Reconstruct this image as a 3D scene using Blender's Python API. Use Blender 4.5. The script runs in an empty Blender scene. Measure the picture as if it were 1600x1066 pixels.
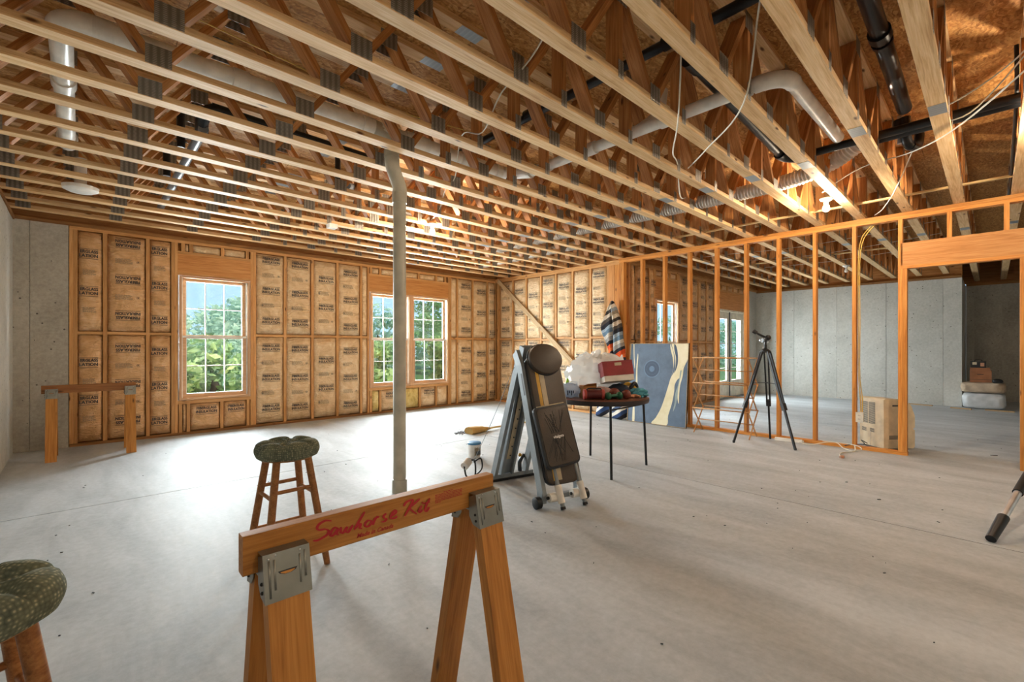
import bpy, math, random
from mathutils import Vector as V, Matrix, noise
S = bpy.context.scene; C = S.collection
R_ = math.radians; PI = math.pi
random.seed(7)
# ---------------------------------------------------------------- camera
cd = bpy.data.cameras.new('camera'); cam = bpy.data.objects.new('camera', cd); C.objects.link(cam)
cam.location = (0, 0, 1.22); cam.rotation_euler = (R_(90), 0, R_(46.53 - 90))
cd.sensor_width = 36; cd.lens = 16.0; cd.shift_y = 9 / 1600; cd.clip_start = .05; cd.clip_end = 300
S.camera = cam
# ---------------------------------------------------------------- view
S.view_settings.view_transform = 'Standard'; S.view_settings.look = 'None'
S.view_settings.exposure = 1.45; S.view_settings.gamma = 1; S.view_settings.use_curve_mapping = False
# ---------------------------------------------------------------- sky
W = bpy.data.worlds.new('sky'); S.world = W; W.use_nodes = True
nt = W.node_tree; nt.nodes.clear()
tc = nt.nodes.new('ShaderNodeTexCoord'); sx = nt.nodes.new('ShaderNodeSeparateXYZ'); rp = nt.nodes.new('ShaderNodeValToRGB')
bg = nt.nodes.new('ShaderNodeBackground'); wo = nt.nodes.new('ShaderNodeOutputWorld')
nt.links.new(tc.outputs['Generated'], sx.inputs[0]); nt.links.new(sx.outputs['Z'], rp.inputs[0])
nt.links.new(rp.outputs[0], bg.inputs[0]); nt.links.new(bg.outputs[0], wo.inputs[0])
rp.color_ramp.elements[0].position = 0.0; rp.color_ramp.elements[0].color = (.50, .76, .95, 1)
rp.color_ramp.elements[1].position = .5; rp.color_ramp.elements[1].color = (.24, .52, .88, 1)
bg.inputs[1].default_value = .47
sd_ = bpy.data.lights.new('sun', 'SUN'); sd_.energy = 1.5; sd_.angle = R_(3); sd_.color = (1, .95, .86)
sun = bpy.data.objects.new('sun', sd_); C.objects.link(sun); sun.rotation_euler = (R_(48), 0, R_(12))      # from behind the house, onto the trees
# ---------------------------------------------------------------- daylight entering through each opening
def daylight(name, loc, w, h, power, tilt=6, col=(.90, .96, 1.0)):
    l = bpy.data.lights.new(name, 'AREA'); l.shape = 'RECTANGLE'; l.size = w; l.size_y = h
    l.energy = power; l.color = col
    o = bpy.data.objects.new(name, l); C.objects.link(o); o.location = loc
    o.rotation_euler = (R_(-90 + tilt), 0, 0)      # faces -y, tipped down like sky light
    return o
DL = .82
daylight('daylight_single_window', (1.41, 8.45, 1.55), 1.1, 1.9, 230 * DL)
daylight('daylight_double_window', (4.62, 8.45, 1.55), 2.0, 1.9, 420 * DL)
daylight('daylight_far_window', (8.17, 4.95, 1.5), 1.0, 1.8, 130 * DL)
daylight('daylight_french_doors', (11.28, 4.95, 1.3), 1.9, 2.1, 200 * DL)
# ================================================================= helpers
def lin(c):
    if isinstance(c, str):
        c = [int(c[i:i + 2], 16) / 255 for i in (0, 2, 4)]
    return tuple((x / 12.92 if x <= .04045 else ((x + .055) / 1.055) ** 2.4) for x in c) + (1,)
class N:
    """tiny node-tree writer"""
    def __init__(s, name):
        s.m = bpy.data.materials.new(name); s.m.use_nodes = True; s.t = s.m.node_tree
        s.b = s.t.nodes['Principled BSDF']; s.out = s.t.nodes['Material Output']
    def n(s, typ, **kw):
        x = s.t.nodes.new('ShaderNode' + typ)
        for k, v in kw.items():
            if k[0] == 'i' and k[1:].isdigit(): x.inputs[int(k[1:])].default_value = v
            elif k[0] == 'I': x.inputs[k[1:].replace('_', ' ')].default_value = v
            else: setattr(x, k, v)
        return x
    def l(s, a, b): s.t.links.new(a, b)
    def ramp(s, src, stops, interp='LINEAR'):
        r = s.n('ValToRGB'); e = r.color_ramp.elements; r.color_ramp.interpolation = interp
        while len(e) < len(stops): e.new(.5)
        for x, (p, c) in zip(e, stops): x.position = p; x.color = lin(c) if len(c) != 4 else c
        s.l(src, r.inputs[0]); return r.outputs[0]
    def mix(s, f, a, b, blend='MIX'):
        x = s.n('MixRGB', blend_type=blend)
        for i, q in ((0, f), (1, a), (2, b)):
            if hasattr(q, 'links'): s.l(q, x.inputs[i])
            else: x.inputs[i].default_value = q
        return x.outputs[0]
    def bump(s, src, strength, dist=.01):
        x = s.n('Bump'); x.inputs['Strength'].default_value = strength; x.inputs['Distance'].default_value = dist
        s.l(src, x.inputs['Height']); s.l(x.outputs[0], s.b.inputs['Normal'])
    def set(s, col=None, rough=None, metal=None, **kw):
        if col is not None:
            if hasattr(col, 'links'): s.l(col, s.b.inputs['Base Color'])
            else: s.b.inputs['Base Color'].default_value = lin(col)
        if rough is not None: s.b.inputs['Roughness'].default_value = rough
        if metal is not None: s.b.inputs['Metallic'].default_value = metal
        for k, v in kw.items(): s.b.inputs[k.replace('_', ' ')].default_value = v
        return s
def vec(s, scale, jitter=True):
    t = s.n('TexCoord'); v = t.outputs['Object']
    if jitter:
        oi = s.n('ObjectInfo'); m = s.n('VectorMath', operation='SCALE'); c = s.n('CombineXYZ', i0=1.7, i1=3.1, i2=2.3)
        s.l(c.outputs[0], m.inputs[0]); sc = s.n('Math', operation='MULTIPLY', i1=37.0); s.l(oi.outputs['Random'], sc.inputs[0]); s.l(sc.outputs[0], m.inputs['Scale'])
        a = s.n('VectorMath', operation='ADD'); s.l(v, a.inputs[0]); s.l(m.outputs[0], a.inputs[1]); v = a.outputs[0]
    k = s.n('VectorMath', operation='MULTIPLY'); k.inputs[1].default_value = scale; s.l(v, k.inputs[0])
    return k.outputs[0]
def wood(name, light, mid, dark, rough=.62, gs=1.0, var=.16, knots=True):
    s = N(name)
    v = vec(s, (1.1 * gs, 16 * gs, 16 * gs))
    n1 = s.n('TexNoise', IScale=2.2, IDetail=5.0, IRoughness=.6, IDistortion=.9); s.l(v, n1.inputs[0])
    c = s.ramp(n1.outputs[0], [(.28, dark), (.47, mid), (.68, light)])
    v2 = vec(s, (2.2 * gs, 95 * gs, 95 * gs)); n2 = s.n('TexNoise', IScale=2.0, IDetail=3.0); s.l(v2, n2.inputs[0])
    c = s.mix(.22, c, s.ramp(n2.outputs[0], [(.3, mid), (.75, light)]), 'MULTIPLY') if False else s.mix(.3, c, s.ramp(n2.outputs[0], [(.35, dark), (.62, light)]))
    if knots:
        vk = vec(s, (3.2, 9.5, 9.5)); vo = s.n('TexVoronoi', IScale=1.0); s.l(vk, vo.inputs[0])
        k = s.ramp(vo.outputs['Distance'], [(.05, (1, 1, 1, 1)), (.13, (0, 0, 0, 1))])
        c = s.mix(k, c, lin('5a3416'))
    oi = s.n('ObjectInfo'); mr = s.n('MapRange'); mr.inputs[3].default_value = 1 - var; mr.inputs[4].default_value = 1 + var * .7
    s.l(oi.outputs['Random'], mr.inputs[0]); h = s.n('HueSaturation'); s.l(mr.outputs[0], h.inputs['Value']); s.l(c, h.inputs['Color'])
    s.set(h.outputs[0], rough); s.b.inputs['Specular IOR Level'].default_value = .3
    s.bump(n1.outputs[0], .12, .004); return s.m
def concrete(name, a, b, c, big=.7, pits=True, rough=.85, bump=.25, jit=False, streak=None):
    s = N(name); v = vec(s, (1, 1, 1), jit)
    n1 = s.n('TexNoise', IScale=big, IDetail=7.0, IRoughness=.62, IDistortion=.4); s.l(v, n1.inputs[0])
    col = s.ramp(n1.outputs[0], [(.3, a), (.5, b), (.7, c)])
    n2 = s.n('TexNoise', IScale=26.0, IDetail=4.0, IRoughness=.7); s.l(v, n2.inputs[0])
    col = s.mix(.35, col, s.ramp(n2.outputs[0], [(.35, a), (.65, c)]))
    if streak:
        v3 = vec(s, streak, False); n3 = s.n('TexNoise', IScale=1.0, IDetail=6.0, IRoughness=.65, IDistortion=.5); s.l(v3, n3.inputs[0])
        col = s.mix(.45, col, s.ramp(n3.outputs[0], [(.32, a), (.66, c)]))
    if pits:
        vo = s.n('TexVoronoi', IScale=11.0); vo.inputs['Randomness'].default_value = 1.0; s.l(v, vo.inputs[0])
        n4 = s.n('TexNoise', IScale=3.0, IDetail=2.0); s.l(v, n4.inputs[0])
        th = s.n('Math', operation='MULTIPLY', i1=.17); s.l(n4.outputs[0], th.inputs[0])
        ls = s.n('Math', operation='LESS_THAN'); s.l(vo.outputs['Distance'], ls.inputs[0]); s.l(th.outputs[0], ls.inputs[1])
        col = s.mix(ls.outputs[0], col, lin('5e5a54'))
    s.set(col, rough); s.b.inputs['Specular IOR Level'].default_value = .25
    s.bump(n2.outputs[0], bump, .006); return s.m
def plain(name, col, rough=.5, metal=0., spec=.4, bumps=0, bscale=60., **kw):
    s = N(name); s.set(None, rough, metal, **kw); s.b.inputs['Specular IOR Level'].default_value = spec
    v = vec(s, (1, 1, 1)); n1 = s.n('TexNoise', IScale=9.0, IDetail=4.0); s.l(v, n1.inputs[0])
    c = lin(col); d = tuple(x * .8 for x in c[:3]) + (1,); e = tuple(min(1, x * 1.12) for x in c[:3]) + (1,)
    s.set(s.ramp(n1.outputs[0], [(.3, d), (.7, e)]))
    if bumps:
        n2 = s.n('TexNoise', IScale=bscale, IDetail=3.0); s.l(v, n2.inputs[0]); s.bump(n2.outputs[0], bumps, .004)
    return s.m
M = {}
M['chord'] = wood('truss_pine', 'e9c99c', 'd8af7a', 'b48450', .6)
M['web'] = wood('web_pine', 'cf965c', 'b5773e', '874f22', .6)
M['stud'] = wood('stud_fir', 'd9994f', 'c57f38', '9c5a22', .55)
M['frame'] = wood('framing_pine', 'd6a56d', 'c48d52', '9a6839', .58)
M['header'] = wood('header_ply', 'd39a5c', 'c28348', 'a1662f', .55, knots=False)
M['plate_dirty'] = wood('dirty_plate', 'a97a48', '8a5f36', '5e3f24', .8)
M['saw'] = wood('sawhorse_pine', 'c58a45', 'b07534', '8a5522', .5)
M['sawdark'] = wood('sawhorse_dark', 'a5703f', '8a562c', '6a3f20', .5)
M['stool'] = wood('stool_wood', 'ad7a48', '935f33', '704523', .45, knots=False)
M['lath'] = wood('lath_pine', 'ead09b', 'dcbb80', 'b98f55', .6)
M['greyboard'] = wood('weathered_board', 'c0a884', 'a98d69', '866a4a', .75)
M['rack'] = wood('dowel_birch', 'c99a68', 'b5814c', '96673a', .5, knots=False)
M['winwood'] = wood('window_wood', 'd6b08c', 'c79d76', 'b0835c', .5, knots=False)
M['concrete_wall'] = concrete('cast_concrete', 'a3a5a0', 'b9bab5', 'cfd0cb', .9, jit=True, bump=.35)
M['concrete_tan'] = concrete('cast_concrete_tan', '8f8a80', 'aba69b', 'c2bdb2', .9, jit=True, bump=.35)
M['floor'] = concrete('slab_concrete', '898d90', 'a9aeb2', 'c6cbcf', .55, pits=False, rough=.6, bump=.12, streak=(3.2, .8, 1))
M['joint'] = plain('joint_dark_base', '4a4845', .9)  # dark base that shows in the saw cuts
def osb():
    s = N('osb_board'); v = vec(s, (1, 1, 1)); t = s.n('TexNoise', IScale=5.0, IDetail=2.0); s.l(v, t.inputs[0])
    a = s.n('VectorMath', operation='MULTIPLY'); a.inputs[1].default_value = (24, 75, 24); s.l(v, a.inputs[0])
    m = s.n('VectorMath', operation='MULTIPLY'); m.inputs[1].default_value = (9, 9, 9); s.l(t.outputs['Color'], m.inputs[0])
    b = s.n('VectorMath', operation='ADD'); s.l(a.outputs[0], b.inputs[0]); s.l(m.outputs[0], b.inputs[1])
    vo = s.n('TexVoronoi', IScale=1.0); s.l(b.outputs[0], vo.inputs[0])
    sp = s.n('SeparateColor'); s.l(vo.outputs['Color'], sp.inputs[0])
    c = s.ramp(sp.outputs[0], [(.0, '8d5c2c'), (.3, 'b07a40'), (.65, 'c69250'), (1., 'ddb070')])
    n = s.n('TexNoise', IScale=60.0, IDetail=3.0); s.l(v, n.inputs[0])
    c = s.mix(.35, c, s.ramp(n.outputs[0], [(.35, '7d4f26'), (.65, 'd09e60')]))
    s.set(c, .65); s.b.inputs['Specular IOR Level'].default_value = .3; s.bump(sp.outputs[0], .2, .004); return s.m
M['osb'] = osb()
def kraft(name, c1, c2, c3, rough=.42):
    s = N(name); v = vec(s, (1, 1, 1)); n = s.n('TexNoise', IScale=6.0, IDetail=6.0, IRoughness=.6, IDistortion=1.2); s.l(v, n.inputs[0])
    s.set(s.ramp(n.outputs[0], [(.3, c1), (.5, c2), (.72, c3)]), rough)
    v2 = vec(s, (4, 4, 11)); n2 = s.n('TexNoise', IScale=2.2, IDetail=5.0, IRoughness=.55, IDistortion=1.6); s.l(v2, n2.inputs[0]); s.bump(n2.outputs[0], .9, .03); return s.m
M['kraft'] = kraft('kraft_paper', 'c49662', 'daac7a', 'e6c196')
M['kraft_pale'] = kraft('kraft_paper_pale', 'cdaa7c', 'e0c096', 'ecd5b0')
M['fiber'] = kraft('yellow_fiberglass', 'b0904a', 'd6bb72', 'e8d698', .9)
M['ink'] = plain('print_ink', '3c3a3c', .6)
M['inkgrey'] = plain('print_ink_faint', '94836c', .6)
M['red_ink'] = plain('red_paint', 'a51d26', .5)
M['galv'] = plain('galvanized_bracket', '8d8d86', .42, .85, bumps=.15, bscale=30)
def toothed(name, a, b):
    s = N(name); v = vec(s, (1, 1, 1), False); w = s.n('TexWave', IScale=9.5); w.wave_type = 'BANDS'; w.bands_direction = 'X'; s.l(v, w.inputs[0])
    w2 = s.n('TexWave', IScale=34.0); w2.bands_direction = 'Z'; s.l(v, w2.inputs[0])
    m = s.n('Math', operation='MULTIPLY'); s.l(w.outputs['Fac'], m.inputs[0]); s.l(w2.outputs['Fac'], m.inputs[1])
    s.set(s.ramp(m.outputs[0], [(.1, a), (.6, b)]), .45, .7); s.bump(m.outputs[0], .6, .003); return s.m
M['nail'] = toothed('nail_plate_steel', '7b776f', 'a8a298')
M['splice'] = toothed('splice_plate_steel', '9aa2a6', 'cdd3d4')
M['pvc'] = plain('white_pvc', 'e9e6df', .35)
M['pvcpole'] = plain('pole_pvc', 'bdb7a6', .38)
M['abs'] = plain('black_abs', '16181b', .32)
M['absgrey'] = plain('grey_pipe', '76808a', .35)
M['flex'] = plain('flex_duct_white', 'cfcac2', .5)
M['cable_w'] = plain('white_cable', 'd9d4c4', .5); M['cable_y'] = plain('yellow_cable', 'd3b057', .5); M['cable_k'] = plain('black_cable', '1b1b1c', .5)
M['black'] = plain('black_plastic', '17181a', .45); M['blackmetal'] = plain('black_metal', '1d1f22', .4, .2)
M['white'] = plain('white_plastic', 'e6e4df', .45); M['vinyl'] = plain('white_vinyl', 'dedcd6', .45); M['creamdoor'] = plain('door_paint', 'dcd6c4', .5)
M['steel'] = plain('grey_steel', '868d91', .5, .2); M['steeldark'] = plain('steel_dark', '4b5054', .4, .4); M['alu'] = plain('aluminium', 'c9ccd0', .3, .8)
M['foam'] = plain('white_foam', 'e4e0d8', .9, bumps=.3, bscale=120)
M['leather'] = plain('brown_vinyl', '463b31', .45, bumps=.25, bscale=90); M['leatherblk'] = plain('black_vinyl', '1d2024', .45, bumps=.2, bscale=90)
M['yellow'] = plain('yellow_stripe', 'c99a2c', .5); M['tan'] = plain('tan_stripe', 'b9a98c', .5)
def glass():
    s = N('window_glass'); s.t.nodes.remove(s.b); t = s.n('BsdfTransparent'); t.inputs[0].default_value = (.97, .99, .98, 1)
    g = s.n('BsdfGlossy'); g.inputs['Roughness'].default_value = .02; x = s.n('MixShader', i0=.05)
    s.l(t.outputs[0], x.inputs[1]); s.l(g.outputs[0], x.inputs[2]); s.l(x.outputs[0], s.out.inputs[0]); return s.m
M['glass'] = glass()
def emit(name, col, k):
    s = N(name); s.set(col, .3); s.b.inputs['Emission Color'].default_value = lin(col); s.b.inputs['Emission Strength'].default_value = k; return s.m
# ---------------------------------------------------------------- mesh builder
class B:
    def __init__(s): s.v = []; s.f = []
    def add(s, vs, fs):
        o = len(s.v); s.v += [tuple(q) for q in vs]; s.f += [tuple(i + o for i in f) for f in fs]; return s
    def box(s, x0, x1, y0, y1, z0, z1):
        return s.add([(x0, y0, z0), (x1, y0, z0), (x1, y1, z0), (x0, y1, z0), (x0, y0, z1), (x1, y0, z1), (x1, y1, z1), (x0, y1, z1)],
                     [(0, 3, 2, 1), (4, 5, 6, 7), (0, 1, 5, 4), (1, 2, 6, 5), (2, 3, 7, 6), (3, 0, 4, 7)])
    def obox(s, c, ax, ay, az):                       # oriented box: centre and half-axis vectors
        c, ax, ay, az = V(c), V(ax), V(ay), V(az); vs = []
        for k in (-1, 1):
            for i, j in ((-1, -1), (1, -1), (1, 1), (-1, 1)): vs.append(c + ax * i + ay * j + az * k)
        return s.add(vs, [(0, 3, 2, 1), (4, 5, 6, 7), (0, 1, 5, 4), (1, 2, 6, 5), (2, 3, 7, 6), (3, 0, 4, 7)])
    def bar(s, a, b, w, t, side=None):                # rectangular bar a->b, w along side, t the other way
        a, b = V(a), V(b); d = (b - a); L = d.length; d.normalize()
        sd = V(side) if side is not None else (V((0, 0, 1)).cross(d) if abs(d.z) < .95 else V((1, 0, 0)))
        sd = (sd - d * sd.dot(d)).normalized(); u = d.cross(sd)
        return s.obox((a + b) / 2, d * L / 2, sd * w / 2, u * t / 2)
    def prism(s, pts, ext):                           # polygon + extrusion vector
        n = len(pts); e = V(ext); p = [V(q) for q in pts]
        return s.add(p + [q + e for q in p], [tuple(range(n - 1, -1, -1)), tuple(range(n, 2 * n))] + [(i, (i + 1) % n, n + (i + 1) % n, n + i) for i in range(n)])
    def poly(s, pts): return s.add(pts, [tuple(range(len(pts)))])
    def tube(s, pts, r, n=8, caps=True, closed=False):
        P = [V(p) for p in pts]; m = len(P); rs = r if isinstance(r, (list, tuple)) else [r] * m
        T = []
        for i in range(m):
            a = P[(i - 1) % m] if (closed or i > 0) else P[i]; b = P[(i + 1) % m] if (closed or i < m - 1) else P[i]
            T.append((b - a).normalized())
        u = T[0].orthogonal().normalized(); vs = []
        for i in range(m):
            u = (u - T[i] * u.dot(T[i])).normalized(); w = T[i].cross(u)
            for k in range(n):
                a = 2 * PI * k / n; vs.append(P[i] + (u * math.cos(a) + w * math.sin(a)) * rs[i])
        fs = []
        for i in range(m if closed else m - 1):
            j = (i + 1) % m
            for k in range(n): fs.append((i * n + k, i * n + (k + 1) % n, j * n + (k + 1) % n, j * n + k))
        if caps and not closed: fs += [tuple(range(n - 1, -1, -1)), tuple(range((m - 1) * n, m * n))]
        return s.add(vs, fs)
    def cyl(s, a, b, r, r2=None, n=16): return s.tube([a, b], [r, r if r2 is None else r2], n)
    def lathe(s, prof, n=20, c=(0, 0, 0), M4=None):
        vs = []
        for r, z in prof:
            for k in range(n):
                a = 2 * PI * k / n; q = V((r * math.cos(a), r * math.sin(a), z)); q = (M4 @ q) if M4 else q; vs.append(q + V(c))
        m = len(prof); fs = [(i * n + k, i * n + (k + 1) % n, (i + 1) * n + (k + 1) % n, (i + 1) * n + k) for i in range(m - 1) for k in range(n)]
        fs += [tuple(range(n - 1, -1, -1)), tuple(range((m - 1) * n, m * n))]
        return s.add(vs, fs)
    def sph(s, c, r, n=16, m=10, fn=None):
        r = r if isinstance(r, (list, tuple)) else (r, r, r); c = V(c); vs = []
        for i in range(m + 1):
            t = PI * i / m
            for k in range(n):
                a = 2 * PI * k / n; q = V((math.sin(t) * math.cos(a), math.sin(t) * math.sin(a), math.cos(t)))
                if i in (0, m): q = V((0, 0, 1 if i == 0 else -1))
                f = fn(q) if fn else 1.0; vs.append(c + V((q.x * r[0], q.y * r[1], q.z * r[2])) * f)
        return s.add(vs, [(i * n + k, (i + 1) * n + k, (i + 1) * n + (k + 1) % n, i * n + (k + 1) % n) for i in range(m) for k in range(n)])
    def grid(s, fn, nu, nv):
        vs = [fn(i / nu, j / nv) for j in range(nv + 1) for i in range(nu + 1)]; w = nu + 1
        return s.add(vs, [(j * w + i, j * w + i + 1, (j + 1) * w + i + 1, (j + 1) * w + i) for j in range(nv) for i in range(nu)])
    def mesh(s, name, mat, smooth=False):
        me = bpy.data.meshes.new(name); me.from_pydata(s.v, [], s.f)
        if smooth:
            me.shade_smooth()
            if smooth is not True: me.set_sharp_from_angle(angle=R_(smooth))
        me.materials.append(M[mat] if isinstance(mat, str) else mat); me.update(); return me
    def build(s, name, mat, parent=None, smooth=False, loc=None, rot=None): return obj(name, s.mesh(name, mat, smooth), parent, loc, rot)
def obj(name, me, parent=None, loc=None, rot=None, mw=None):
    o = bpy.data.objects.new(name, me); C.objects.link(o)
    if parent: o.parent = parent
    if mw is not None: o.matrix_local = mw
    else:
        if loc: o.location = loc
        if rot: o.rotation_euler = rot
    return o
def tag(o, label, cat, group=None, kind=None):
    o['label'] = label; o['category'] = cat
    if group: o['group'] = group
    if kind: o['kind'] = kind
    return o
def thing(name, label, cat, loc=(0, 0, 0), rz=0, group=None, kind=None):
    return tag(obj(name, None, None, loc, (0, 0, rz)), label, cat, group, kind)
_mc = {}
def boxmesh(L, w, t, mat, name='board'):
    k = (round(L, 4), round(w, 4), round(t, 4), mat)
    if k not in _mc: _mc[k] = B().box(-L / 2, L / 2, -w / 2, w / 2, -t / 2, t / 2).mesh(name, mat)
    return _mc[k]
def bd(name, x0, x1, y0, y1, z0, z1, mat, parent=None):
    """axis-aligned board; local X runs along its length so that the grain follows it"""
    d = (x1 - x0, y1 - y0, z1 - z0); c = ((x0 + x1) / 2, (y0 + y1) / 2, (z0 + z1) / 2)
    if d[0] >= d[1] and d[0] >= d[2]: return obj(name, boxmesh(d[0], d[1], d[2], mat, name), parent, c)
    if d[1] >= d[2]: return obj(name, boxmesh(d[1], d[0], d[2], mat, name), parent, c, (0, 0, R_(90)))
    return obj(name, boxmesh(d[2], d[1], d[0], mat, name), parent, c, (0, R_(-90), 0))
def plank(name, a, b, w, t, side, mat, parent=None):
    a, b = V(a), V(b); d = b - a; L = d.length; d.normalize(); sd = V(side); sd = (sd - d * sd.dot(d)).normalized(); u = d.cross(sd)
    m = Matrix((d, sd, u)).transposed().to_4x4(); m.translation = (a + b) / 2
    return obj(name, boxmesh(L, w, t, mat, name), parent, mw=m)
def spline(pts, k=6, closed=False):
    P = [V(p) for p in pts]; n = len(P); out = []
    for i in range(n if closed else n - 1):
        p0 = P[(i - 1) % n] if (closed or i > 0) else P[i]; p1 = P[i]; p2 = P[(i + 1) % n]; p3 = P[(i + 2) % n] if (closed or i < n - 2) else p2
        for j in range(k):
            t = j / k; out.append(.5 * ((2 * p1) + (p2 - p0) * t + (2 * p0 - 5 * p1 + 4 * p2 - p3) * t * t + (3 * p1 - p0 - 3 * p2 + p3) * t ** 3))
    if not closed: out.append(P[-1])
    return out
def text_geo(body, size, bold=0, shear=0, align='CENTER', spacing=1.0):
    cu = bpy.data.curves.new('t', 'FONT'); cu.body = body; cu.size = size; cu.resolution_u = 2; cu.offset = bold; cu.shear = shear
    cu.align_x = align; cu.align_y = 'CENTER'; cu.space_character = spacing
    o = bpy.data.objects.new('t', cu); C.objects.link(o); bpy.context.view_layer.update()
    me = bpy.data.meshes.new_from_object(o.evaluated_get(bpy.context.evaluated_depsgraph_get()))
    g = ([tuple(v.co) for v in me.vertices], [tuple(p.vertices) for p in me.polygons])
    bpy.data.objects.remove(o); bpy.data.curves.remove(cu); bpy.data.meshes.remove(me); return g
# lettering blocks (made first, while the scene is still small); x right, z up, facing -y
def wallgeo(g, dx=0, dz=0, sx=1.0): return [(x * sx + dx, 0, y + dz) for x, y, _ in g[0]], g[1]
def print_block(l1, l2, wid, align='CENTER'):
    b = B(); dx = 0 if align == 'CENTER' else wid / 2
    for t, z in ((l1, .026), (l2, -.026)):
        g = text_geo(t, .052, .0016, 0, align, .98); xs = [p[0] for p in g[0]]; k = (wid * (.96 if t == l1 else 1.0)) / (max(xs) - min(xs)); k = min(k, 1.35)
        b.add(*wallgeo(g, dx, z, k))
    b.box(-wid / 2, wid / 2, 0, .0006, .058, .0625).box(-wid / 2, wid / 2, 0, .0006, -.0625, -.058)
    return b.mesh('lettering', 'ink')
TXT = {'full': print_block('FIBERGLASS', 'INSULATION', .25), 'cut': print_block('ERGLASS', 'LATION', .17, 'RIGHT')}
def para(w):
    b = B(); rnd = random.Random(3)
    for i in range(6):
        x = -w / 2
        while x < w / 2 - .02:
            L = rnd.uniform(.012, .04); b.box(x, min(x + L, w / 2), 0, .0005, .028 - i * .011, .033 - i * .011); x += L + .005
    return b.mesh('fine_print', 'inkgrey')
PARA = {.17: para(.17), .12: para(.12)}
_ic = B(); _ic.tube([V((.016 * math.cos(a), 0, .016 * math.sin(a))) for a in [i * PI / 8 for i in range(16)]], .0014, 4, closed=True)
_ic.poly([(-.009, -.0005, .006), (-.003, -.0005, -.008), (.004, -.0005, -.008), (.009, -.0005, .007), (.003, -.0005, .003), (0, -.0005, .008), (-.004, -.0005, .003)])
ICON = _ic.mesh('print_mark', 'ink')
# ================================================================= the setting
XL, YW, XR, YJ, XB, YREC, XREC, YB, ZC, ZS = -.56, 7.70, 6.78, 4.30, 13.0, .42, 15.0, -3.4, 2.73, 3.26
# floor: slabs parted by saw-cut joints
fl = thing('floor', 'pale grey concrete slab floor with saw cut joints', 'floor', kind='structure')
xs = [XL - .3, 4.05, 8.34, 15.4]; ys = [YB - .3, 4.75, YW + .2]
for i in range(3):
    for j in range(2):
        if i == 2 and j == 1: continue
        g = .005
        B().box(xs[i] + g, xs[i + 1] - g, ys[j] + g, ys[j + 1] - g, -.1, 0).build('slab', 'floor', fl)
B().box(XL - .3, 15.4, YB - .3, YW + .2, -.14, -.012).build('joint_bed', 'joint', fl)
def cpanels(par, axis, face, cuts, z1, mat, th=.22, sign=1):
    """cast concrete wall: form panels with seams, on a core; sign = side on which the mass lies"""
    a, b = cuts[0], cuts[-1]
    f0, f1 = (face + sign * .012, face + sign * th)
    lo, hi = min(f0, f1), max(f0, f1)
    (B().box(a, b, lo, hi, 0, z1) if axis == 'x' else B().box(lo, hi, a, b, 0, z1)).build('wall_core', mat, par)
    for i in range(len(cuts) - 1):
        p0, p1 = cuts[i] + .0025, cuts[i + 1] - .0025; off = (i % 2) * .003
        g0, g1 = sorted((face + sign * off, face + sign * .013))
        me = (B().box(-(p1 - p0) / 2, (p1 - p0) / 2, -(g1 - g0) / 2, (g1 - g0) / 2, -z1 / 2, z1 / 2) if axis == 'x' else B().box(-(g1 - g0) / 2, (g1 - g0) / 2, -(p1 - p0) / 2, (p1 - p0) / 2, -z1 / 2, z1 / 2)).mesh('panel', mat)
        c = ((p0 + p1) / 2, (g0 + g1) / 2, z1 / 2) if axis == 'x' else ((g0 + g1) / 2, (p0 + p1) / 2, z1 / 2)
        obj('panel', me, par, c)
wl = thing('wall_left', 'bare cast concrete wall at the left edge', 'wall', kind='structure')
cpanels(wl, 'y', XL, [YB + .62 * i for i in range(18)] + [YW + .1], 2.68, 'concrete_wall', sign=-1)
bd('sill_plate', XL - .13, XL + .012, YB, YW, 2.68, 2.72, 'plate_dirty', wl); bd('band_joist', XL - .16, XL - .12, YB, YW + .1, 2.72, ZS, 'web', wl)
wk = thing('wall_rear', 'plain concrete wall behind the viewer', 'wall', kind='structure')
cpanels(wk, 'x', YB, [XL - .3 + .61 * i for i in range(28)], ZS, 'concrete_wall', sign=-1)
wb = thing('wall_back', 'pale concrete wall beyond the open stud partition', 'wall', kind='structure')
cpanels(wb, 'y', XB, [YREC, .70, 1.62, 2.53, 3.42, YJ + .1], 2.63, 'concrete_wall')
bd('sill_plate', XB + .01, XB + .15, YREC, YJ, 2.63, 2.68, 'plate_dirty', wb); bd('band_joist', XB + .12, XB + .16, YREC, YJ + .1, 2.68, ZS, 'web', wb)
wr = thing('wall_recess', 'dim concrete alcove wall behind the stacked boxes', 'wall', kind='structure')
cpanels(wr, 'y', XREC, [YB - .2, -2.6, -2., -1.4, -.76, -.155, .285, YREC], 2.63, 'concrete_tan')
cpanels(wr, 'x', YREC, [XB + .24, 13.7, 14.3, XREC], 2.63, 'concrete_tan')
bd('sill_plate', XREC + .0, XREC + .15, YB, YREC, 2.63, 2.69, 'plate_dirty', wr); bd('band_joist', XREC + .1, XREC + .14, YB, YREC + .2, 2.69, ZS, 'web', wr)
bd('band_joist', XB + .15, XREC + .2, YREC + .1, YREC + .14, 2.63, ZS, 'web', wr)
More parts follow.
